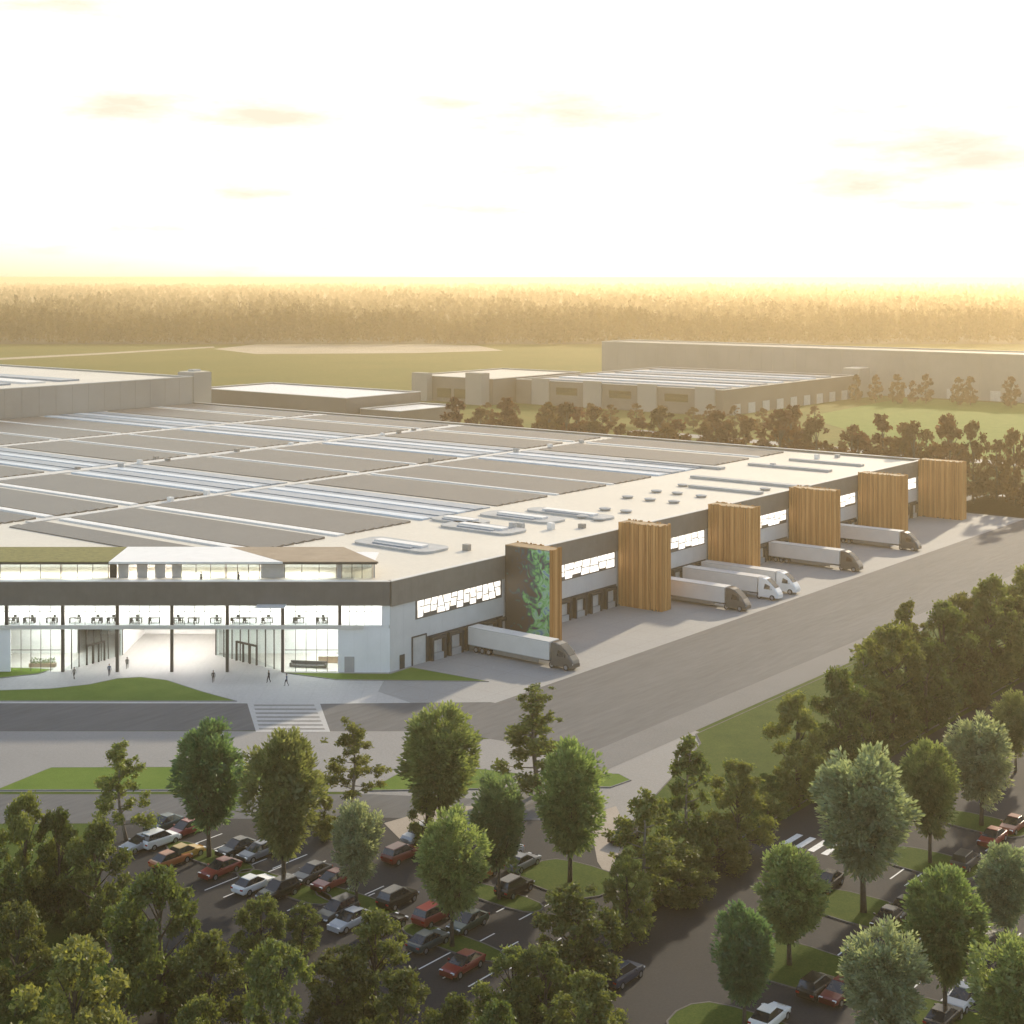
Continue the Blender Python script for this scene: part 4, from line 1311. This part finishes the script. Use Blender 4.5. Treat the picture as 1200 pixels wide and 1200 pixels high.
CL, CR = 'cars parked in the left car park', 'cars parked in the right car park'
rc = random.Random(8)
for (u, v, st, c, lab, grp) in (
    (192, 972, 'sedan', 'teal', 'dark teal car at the top left end of the parking beside a red one', CL),
    (217, 978, 'sedan', 'red', 'red car at the top left end of the parking beside a dark teal one', CL),
    (165, 995, 'sedan', 'silver', 'silver car half hidden behind the leftmost dark trees', CL),
    (187, 991, 'suv', 'white', 'white car left of the yellow car', CL),
    (216, 1006, 'sedan', 'yellow', 'yellow car under the trees at the left', CL),
    (200, 1014, 'sedan', 'orange', 'orange car just below the yellow car', CL),
    (258, 1025, 'sedan', 'red', 'bright red car below the leftmost oval tree', CL),
    (277, 1000, 'sedan', 'black', 'black car right of the leftmost oval tree', CL),
    (302, 1005, 'sedan', 'grey', 'grey car left of the second oval tree trunk', CL),
    (297, 1043, 'sedan', 'white', 'white car left of the second oval tree trunk', CL),
    (326, 1052, 'suv', 'black', 'black car in shade at the foot of the second oval tree', CL),
    (365, 1030, 'sedan', 'charcoal', 'charcoal car right of the second oval tree trunk', CL),
    (389, 1039, 'sedan', 'red', 'red car left of the small greyish oval tree', CL),
    (395, 1076, 'suv', 'charcoal', 'charcoal car below the small greyish oval tree beside a silver one', CL),
    (410, 1086, 'sedan', 'silver', 'silver car in the row below the small greyish oval tree', CL),
    (466, 1060, 'suv', 'black', 'black car above the tan path in the middle of the left parking', CL),
    (470, 1008, 'suv', 'darkred', 'dark red car right of the small greyish oval tree', CL),
    (492, 985, 'suv', 'silver', 'silver car at the foot of the large oval tree by the crossing road', CL),
    (508, 1080, 'suv', 'red', 'red car left of the middle oval tree trunk', CL),
    (548, 1088, 'sedan', 'green', 'very dark green car right of the middle oval tree trunk', CL),
    (502, 1110, 'sedan', 'teal', 'teal car in the bottom row of the left parking', CL),
    (452, 1090, 'sedan', 'black', 'black car half hidden behind the olive tree of the bottom row', CL),
    (542, 1138, 'sedan', 'red', 'bright red car alone at the bottom of the left parking', CL),
    (562, 1030, 'sedan', 'orange', 'orange-red car between the middle oval tree and the narrow dark one', CL),
    (592, 1006, 'sedan', 'silver', 'silver car right of the narrow dark oval tree, farther of two', CL),
    (612, 1017, 'sedan', 'grey', 'blue-grey car right of the narrow dark oval tree, nearer of two', CL),
    (603, 1047, 'suv', 'black', 'black car below the two silver cars', CL),
    (733, 985, 'sedan', 'charcoal', 'dark car left of the ragged pine at the road side', 'cars on the roads'),
    (730, 1150, 'suv', 'navy', 'navy car driving on the wide dark road at the bottom', 'cars on the roads'),
    (970, 1040, 'sedan', 'black', 'black car behind the oval tree below the small zebra crossing', 'cars on the roads'),
    (1132, 1016, 'suv', 'charcoal', 'charcoal car below the red cars at the right edge', CR),
    (1163, 988, 'sedan', 'red', 'red car at the right edge, nearer of two', CR),
    (1187, 973, 'sedan', 'darkred', 'dark red car at the right edge, farther of two', CR),
    (1058, 1072, 'sedan', 'charcoal', 'charcoal car right of the largest silvery tree trunk', CR),
    (1040, 1084, 'sedan', 'black', 'black car nearest the largest silvery tree trunk', CR),
    (958, 1165, 'suv', 'black', 'black car below the green oval tree beside a dark red one', CR),
    (984, 1170, 'sedan', 'darkred', 'dark red car left of the bottom silvery oval tree', CR),
    (902, 1200, 'sedan', 'white', 'white car cut by the bottom edge right of the wide dark road', CR),
    (1128, 1178, 'sedan', 'silver', 'silver car right of the yellow-green oval tree trunk', CR),
    (1152, 1120, 'suv', 'charcoal', 'charcoal car between two oval trees at the right edge', CR),
    (1106, 1200, 'sedan', 'black', 'black car at the bottom below the yellow-green oval tree', CR),
):
    place_car(st, c, G(u, v) + Vector((0, 0, .035)), AX - PI / 2 + (PI if rc.random() < .4 else 0) + rc.uniform(-.03, .03), lab, grp)
for p in PC.values():
    for ch in list(p.children):
        for g_ in list(ch.children): bpy.data.objects.remove(g_)
        bpy.data.objects.remove(ch)
    bpy.data.objects.remove(p)

# ------------------------------------------------------------------ lorries
def lorry(s, dark, label, front=21.6):
    """semi-trailer backed to a dock; local +y points out of the dock"""
    t = empty('semi_truck', W(s, 0, .03), AX + PI, label, 'truck', 'lorries backed up to the docks')
    y0 = front - 20.6
    yc = front - 5.2                      # back of the tractor
    tr = MB().box(-1.28, 1.28, y0, yc + .9, 1.15, 4.0).build('trailer', 'trailer_white', t, bevel=.05)
    mb = MB().box(-1.30, -1.281, y0 + .2, yc + .7, 1.12, 1.22).box(1.281, 1.30, y0 + .2, yc + .7, 1.12, 1.22).box(-1.30, -1.281, y0 + .2, yc + .7, 3.9, 3.98).box(1.281, 1.30, y0 + .2, yc + .7, 3.9, 3.98)
    mb.build('trim_rail', 'unit_grey', tr)
    MB().box(-1.22, 1.22, y0 - .03, y0 - .001, 1.2, 3.95).build('rear_door', 'door_panel', tr)
    MB().box(-1.25, -1.17, y0 + 5.2, yc - 1.2, .45, 1.13).box(1.17, 1.25, y0 + 5.2, yc - 1.2, .45, 1.13).build('side_skirt', 'trailer_skirt', t)
    MB().box(-.5, .5, y0 + .5, yc + 3, .75, 1.12).build('chassis', 'dock_black', t)
    cm = 'cab_dark' if dark else 'cab_white'
    # aerodynamic cab: tall back, sloping to a rounded nose
    prof = [(yc + 1.15, 3.95, 1.26), (yc + 1.9, 3.95, 1.24), (yc + 2.7, 3.72, 1.20), (yc + 3.7, 2.98, 1.16), (yc + 4.5, 2.15, 1.10), (yc + 5.0, 1.55, 1.0), (yc + 5.2, 1.1, .86)]
    rings = []
    for (y, zt, hw) in prof:
        zb = .45
        tw = hw * (.86 if zt > 2 else .92)
        zm = max(zb + .3, min(1.9, zt - .25))
        rings.append([(-hw, y, zb), (hw, y, zb), (hw, y, zm), (tw, y, zt - .08), (tw * .85, y, zt), (-tw * .85, y, zt), (-tw, y, zt - .08), (-hw, y, zm)])
    cab = MB().loft(rings).build('cab', cm, t, smooth=False, bevel=.03)
    # windscreen on the slope, side windows
    def sl(y):
        for (a0, z0_, h0), (a1, z1_, h1) in zip(prof[:-1], prof[1:]):
            if a0 <= y <= a1:
                k = (y - a0) / (a1 - a0); return z0_ + (z1_ - z0_) * k, h0 + (h1 - h0) * k
    pts = []
    for y in (yc + 2.72, yc + 3.2, yc + 3.7, yc + 4.1, yc + 4.42):
        z, hw = sl(y); tw = hw * .86 * .84
        pts.append([(-tw, y, z + .02), (tw, y, z + .02), (tw, y, z + .05), (-tw, y, z + .05)])
    MB().loft(pts).build('windscreen', 'car_glass', cab)
    for sx in (-1, 1):
        poly = [(yc + 2.3, 2.0), (yc + 3.95, 2.0), (yc + 3.5, 2.62), (yc + 2.5, 2.95)]
        x0 = sx * 1.215
        MB().add([(x0 - sx * .12 * (z - 2), y, z) for y, z in poly] + [(x0 + sx * .03 - sx * .12 * (z - 2), y, z) for y, z in poly],
                 [(0, 1, 2, 3), (7, 6, 5, 4), (0, 1, 5, 4), (1, 2, 6, 5), (2, 3, 7, 6), (3, 0, 4, 7)]).build('side_window', 'car_glass', cab)
        MB().box(sx * .78 - .16, sx * .78 + .16, yc + 4.93, yc + 5.14, .95, 1.12).build('headlight', 'headlight', cab)
        MB().box(sx * 1.34 - .09, sx * 1.34 + .09, yc + 3.7, yc + 3.82, 2.0, 2.6).build('mirror', cm, cab)
        for y in (y0 + 1.6, y0 + 2.9, y0 + 4.2, yc + 1.3, yc + 4.0):
            wheel(t, sx * 1.05, y, .5, .32, sx)
    if not dark:
        MB().loft([[(-1.0, yc + 1.2, 3.96), (1.0, yc + 1.2, 3.96), (1.0, yc + 1.2, 4.02), (-1.0, yc + 1.2, 4.02)], [(-.9, yc + 2.0, 3.96), (.9, yc + 2.0, 3.96), (.9, yc + 2.0, 4.0), (-.9, yc + 2.0, 4.0)]]).build('roof_fairing', cm, cab)
    return t


lorry(18.4, True, 'dark-cabbed lorry alone at the nearest dock beside the mural tower')
lorry(70.8, True, 'dark-cabbed lorry parked left of the two white-cabbed lorries')
lorry(82.7, False, 'white-cabbed lorry next to the dark one, nearer of the white pair')
lorry(89.6, False, 'white-cabbed lorry, farther of the white pair')
lorry(117.4, True, 'lorry with grey cab alone in front of the fourth timber tower', 21.2)
lorry(147.0, True, 'farthest lorry, dark-cabbed, near the far end of the yard', 20.9)

# ------------------------------------------------------------------ people
person_mat('clothes_dark', (0.02, 0.02, 0.025), (0.03, 0.03, 0.035), (0.35, 0.2, 0.14))
person_mat('clothes_blue', (0.03, 0.035, 0.06), (0.06, 0.09, 0.16), (0.42, 0.26, 0.19))
person_mat('clothes_grey', (0.06, 0.055, 0.05), (0.16, 0.15, 0.14), (0.4, 0.24, 0.17))


def person(loc, rz, m, label, walk=.28, H=1.78):
    k = H / 1.78
    J = {'pelvis': (0, 0, .95), 'belly': (0, .01, 1.12), 'chest': (0, .02, 1.32), 'neck': (0, .01, 1.5), 'chin': (0, .03, 1.57), 'head': (0, .03, 1.68), 'crown': (0, .02, 1.74),
         'shl': (-.19, .01, 1.43), 'shr': (.19, .01, 1.43), 'ell': (-.25, walk * .4 - .02, 1.15), 'elr': (.25, -walk * .4 - .02, 1.15), 'wl': (-.25, walk * .9 + .06, .92), 'wr': (.25, -walk * .7 + .02, .92),
         'hl': (-.25, walk + .09, .83), 'hr': (.25, -walk * .75 + .06, .83),
         'hipl': (-.10, 0, .9), 'hipr': (.10, 0, .9), 'kl': (-.11, -walk * .3 + .04, .5), 'kr': (.11, walk * .75 + .04, .5), 'al': (-.11, -walk * 1.2, .09), 'ar': (.11, walk * .95, .08),
         'tl': (-.12, -walk * 1.2 + .17, .035), 'tr': (.12, walk * .95 + .18, .04)}
    rad = {'pelvis': (.16, .11), 'belly': (.145, .10), 'chest': (.165, .11), 'neck': (.06, .06), 'chin': (.07, .085), 'head': (.082, .1), 'crown': (.06, .075), 'shl': (.07, .07), 'shr': (.07, .07), 'ell': (.046, .046), 'elr': (.046, .046),
           'wl': (.032, .032), 'wr': (.032, .032), 'hl': (.036, .024), 'hr': (.036, .024), 'hipl': (.1, .1), 'hipr': (.1, .1), 'kl': (.065, .065), 'kr': (.065, .065), 'al': (.045, .045), 'ar': (.045, .045), 'tl': (.04, .035), 'tr': (.04, .035)}
    E = [('pelvis', 'belly'), ('belly', 'chest'), ('chest', 'neck'), ('neck', 'chin'), ('chin', 'head'), ('head', 'crown'), ('chest', 'shl'), ('chest', 'shr'), ('shl', 'ell'), ('ell', 'wl'), ('wl', 'hl'), ('shr', 'elr'), ('elr', 'wr'), ('wr', 'hr'),
         ('pelvis', 'hipl'), ('pelvis', 'hipr'), ('hipl', 'kl'), ('kl', 'al'), ('al', 'tl'), ('hipr', 'kr'), ('kr', 'ar'), ('ar', 'tr')]
    names = list(J)
    me = bpy.data.meshes.new('body')
    me.from_pydata([Vector(J[n]) * k for n in names], [(names.index(a), names.index(b)) for a, b in E], [])
    t = empty('person', loc, rz, label, 'person', 'people around the office')
    o = bpy.data.objects.new('body', me); col.objects.link(o); o.parent = t
    me.materials.append(MATS[m])
    sm = o.modifiers.new('skin', 'SKIN')
    lay = me.skin_vertices[0].data if me.skin_vertices else None
    if lay is None:
        bm = bmesh.new(); bm.from_mesh(me); bm.verts.layers.skin.verify(); bm.to_mesh(me); bm.free(); lay = me.skin_vertices[0].data
    for i, n in enumerate(names):
        lay[i].radius = (rad[n][0] * k, rad[n][1] * k); lay[i].use_root = n == 'pelvis'
    ss = o.modifiers.new('sub', 'SUBSURF'); ss.levels = 1; ss.render_levels = 2
    rings = []
    for z, r_ in ((1.66, .098), (1.72, .102), (1.77, .085), (1.805, .04)):
        rings.append([(math.cos(2 * PI * i / 12) * r_ * k * .9, (.015 + math.sin(2 * PI * i / 12) * r_ - (.02 if z < 1.7 else 0)) * k, z * k) for i in range(12)])
    MB().loft(rings).build('hair', 'hair', t, smooth=True)
    return t


for (u, v, rz, m, lab, wk) in ((250, 800, .3, 'clothes_dark', 'person in dark clothes walking alone across the middle of the plaza', .26),
                               (315, 800, 2.4, 'clothes_dark', 'person in dark clothes walking before the right glass wall, taller of two', .22),
                               (336, 804, 2.0, 'clothes_blue', 'person in blue walking at the right beside the lawn edge', .25),
                               (87, 796, 1.0, 'clothes_grey', 'person in grey before the left glass entrance, on the left', .2),
                               (128, 792, 3.6, 'clothes_blue', 'person in blue before the left glass entrance, on the right', .2),
                               (149, 784, 0.2, 'clothes_grey', 'person in grey at the mouth of the bright passage', .24)):
    person(G(u, v) + Vector((0, 0, .03)), rz, m, lab, wk)
person(Vector((X(236, 234), 233.8, RZ - .41 + .02)), 3.0, 'clothes_dark', 'person in dark clothes standing on the roof terrace, left of two', .05)
person(Vector((X(280, 234), 233.6, RZ - .41 + .02)), 2.6, 'clothes_dark', 'person in dark clothes standing on the roof terrace, right of two', .05)
person(Vector((X(267, 232), 231.7, 7.16)), 2.9, 'clothes_dark', 'person in dark clothes standing behind the middle floor glass', .05)

# ------------------------------------------------------------------ air
hz = MB().box(-9600, 9600, -320, 9500, -1.0, 60.8).build('haze', 'field')
hz.data.materials.clear()
m, n, l = new_mat('haze_air')
out = n.new('ShaderNodeOutputMaterial')
pv = n.new('ShaderNodeVolumePrincipled')
pv.inputs['Color'].default_value = (1.0, 0.79, 0.49, 1)
pv.inputs['Density'].default_value = 0.00024
pv.inputs['Anisotropy'].default_value = 0.55
l.new(pv.outputs[0], out.inputs['Volume'])
hz.data.materials.append(m)
tag(hz, 'golden evening haze over the plain', 'haze', kind='stuff')

# ------------------------------------------------------------------ sun, sky, camera
SUN_AZ, SUN_EL = R(29.0), R(20.0)            # azimuth from +y towards +x
to_sun = Vector((math.sin(SUN_AZ) * math.cos(SUN_EL), math.cos(SUN_AZ) * math.cos(SUN_EL), math.sin(SUN_EL)))
ld = bpy.data.lights.new('sun', 'SUN'); ld.energy = 2.5; ld.angle = R(1.5); ld.color = (1.0, 0.85, 0.62)
lo = bpy.data.objects.new('sun', ld); col.objects.link(lo); lo.rotation_euler = to_sun.to_track_quat('Z', 'Y').to_euler(); lo.location = (0, 0, 200)

w = bpy.data.worlds.new('World'); scene.world = w; w.use_nodes = True
n, l = w.node_tree.nodes, w.node_tree.links
n.clear()
out = n.new('ShaderNodeOutputWorld'); bg = n.new('ShaderNodeBackground'); l.new(bg.outputs[0], out.inputs[0])
sky = n.new('ShaderNodeTexSky'); sky.sky_type = 'NISHITA'; sky.sun_disc = False
sky.sun_elevation = SUN_EL; sky.sun_rotation = SUN_AZ; sky.altitude = 50; sky.air_density = 1.0; sky.dust_density = 2.0; sky.ozone_density = 1.0
bg.inputs[1].default_value = 0.15
hs = n.new('ShaderNodeHueSaturation'); hs.inputs['Saturation'].default_value = 0.8; hs.inputs['Value'].default_value = 1.0
l.new(sky.outputs[0], hs.inputs['Color'])
tint = n.new('ShaderNodeMixRGB'); tint.blend_type = 'MULTIPLY'; tint.inputs[0].default_value = 1; tint.inputs[2].default_value = (.98, .985, 1.0, 1)
l.new(hs.outputs[0], tint.inputs[1])
# thin evening clouds at fixed places in the sky, broken up by noise
tc = n.new('ShaderNodeTexCoord')
nz = n.new('ShaderNodeTexNoise'); nz.inputs['Scale'].default_value = 20; nz.inputs['Detail'].default_value = 7; nz.inputs['Roughness'].default_value = .68
mp = n.new('ShaderNodeMapping'); mp.inputs['Scale'].default_value = (1, 1, 4.5); l.new(tc.outputs['Generated'], mp.inputs[0]); l.new(mp.outputs[0], nz.inputs['Vector'])
sepd = n.new('ShaderNodeSeparateXYZ'); l.new(tc.outputs['Generated'], sepd.inputs[0])


def math_(op, a=None, b=None, va=None, vb=None):
    x = n.new('ShaderNodeMath'); x.operation = op
    if a is not None: l.new(a, x.inputs[0])
    elif va is not None: x.inputs[0].default_value = va
    if b is not None: l.new(b, x.inputs[1])
    elif vb is not None: x.inputs[1].default_value = vb
    return x.outputs[0]


tx = math_('DIVIDE', sepd.outputs[0], sepd.outputs[1]); tz = math_('DIVIDE', sepd.outputs[2], sepd.outputs[1])
tot = None
for (u, v, hu, hv, amp) in ((140, 125, 75, 26, 1.0), (315, 136, 85, 20, 1.0), (520, 122, 60, 14, .6), (655, 132, 110, 34, .75), (640, 197, 60, 16, .5), (490, 192, 40, 10, .4),
                            (300, 227, 60, 10, .75), (565, 245, 80, 9, .6), (160, 268, 110, 9, .45), (1120, 178, 130, 34, 1.0), (1010, 215, 90, 26, .8), (1090, 240, 110, 12, .7), (1030, 128, 90, 12, .5),
                            (75, 6, 75, 16, 1.0), (420, 262, 60, 12, .3), (1190, 125, 40, 10, .5)):
    dx = math_('MULTIPLY', math_('SUBTRACT', tx, vb=(u - 600) / F_PX), vb=F_PX / (hu * 1.2))
    dz = math_('MULTIPLY', math_('SUBTRACT', tz, vb=(HOR - v) / F_PX), vb=F_PX / hv)
    q = math_('ADD', math_('MULTIPLY', dx, dx), math_('MULTIPLY', dz, dz))
    gsn = math_('MULTIPLY', math_('POWER', va=2.718, b=math_('MULTIPLY', q, vb=-1.6)), vb=amp)
    tot = gsn if tot is None else math_('MAXIMUM', tot, gsn)
front = math_('GREATER_THAN', sepd.outputs[1], vb=0.05)
tot = math_('MULTIPLY', tot, front)
cm = math_('ADD', math_('MULTIPLY', tot, vb=1.0), math_('MULTIPLY', math_('SUBTRACT', nz.outputs['Fac'], vb=.5), vb=2.0))
mr = n.new('ShaderNodeMapRange'); mr.inputs[1].default_value = .1; mr.inputs[2].default_value = 1.0; mr.inputs[3].default_value = 0; mr.inputs[4].default_value = 1; l.new(cm, mr.inputs[0])
CLOUD = n.new('ShaderNodeMixRGB'); CLOUD.blend_type = 'MIX'; CLOUD.inputs[2].default_value = (3.25, 2.9, 2.3, 1)
l.new(math_('POWER', mr.outputs[0], vb=.7), CLOUD.inputs[0]); lim = n.new('ShaderNodeVectorMath'); lim.operation = 'MINIMUM'; lim.inputs[1].default_value = (4.7, 4.4, 3.95)
l.new(tint.outputs[0], lim.inputs[0]); l.new(lim.outputs[0], CLOUD.inputs[1])
l.new(CLOUD.outputs[0], bg.inputs[0])

cd = bpy.data.cameras.new('camera'); cam = bpy.data.objects.new('camera', cd); col.objects.link(cam)
cam.location = (0, 0, CAM_H); cam.rotation_euler = (R(90), 0, 0)
cd.sensor_width = 36; cd.lens = 36 * F_PX / 1200; cd.shift_y = -(600 - HOR) / 1200; cd.clip_end = 30000; cd.clip_start = .5
scene.camera = cam
scene.render.resolution_x = scene.render.resolution_y = 1024
vs = scene.view_settings
vs.view_transform = 'Standard'; vs.look = 'None'; vs.exposure = 1.08; vs.gamma = 1; vs.use_curve_mapping = False
cy = scene.cycles
cy.use_denoising = True
cy.max_bounces = 8; cy.diffuse_bounces = 3; cy.glossy_bounces = 3; cy.transmission_bounces = 4; cy.transparent_max_bounces = 12; cy.volume_bounces = 1
cy.sample_clamp_indirect = 6
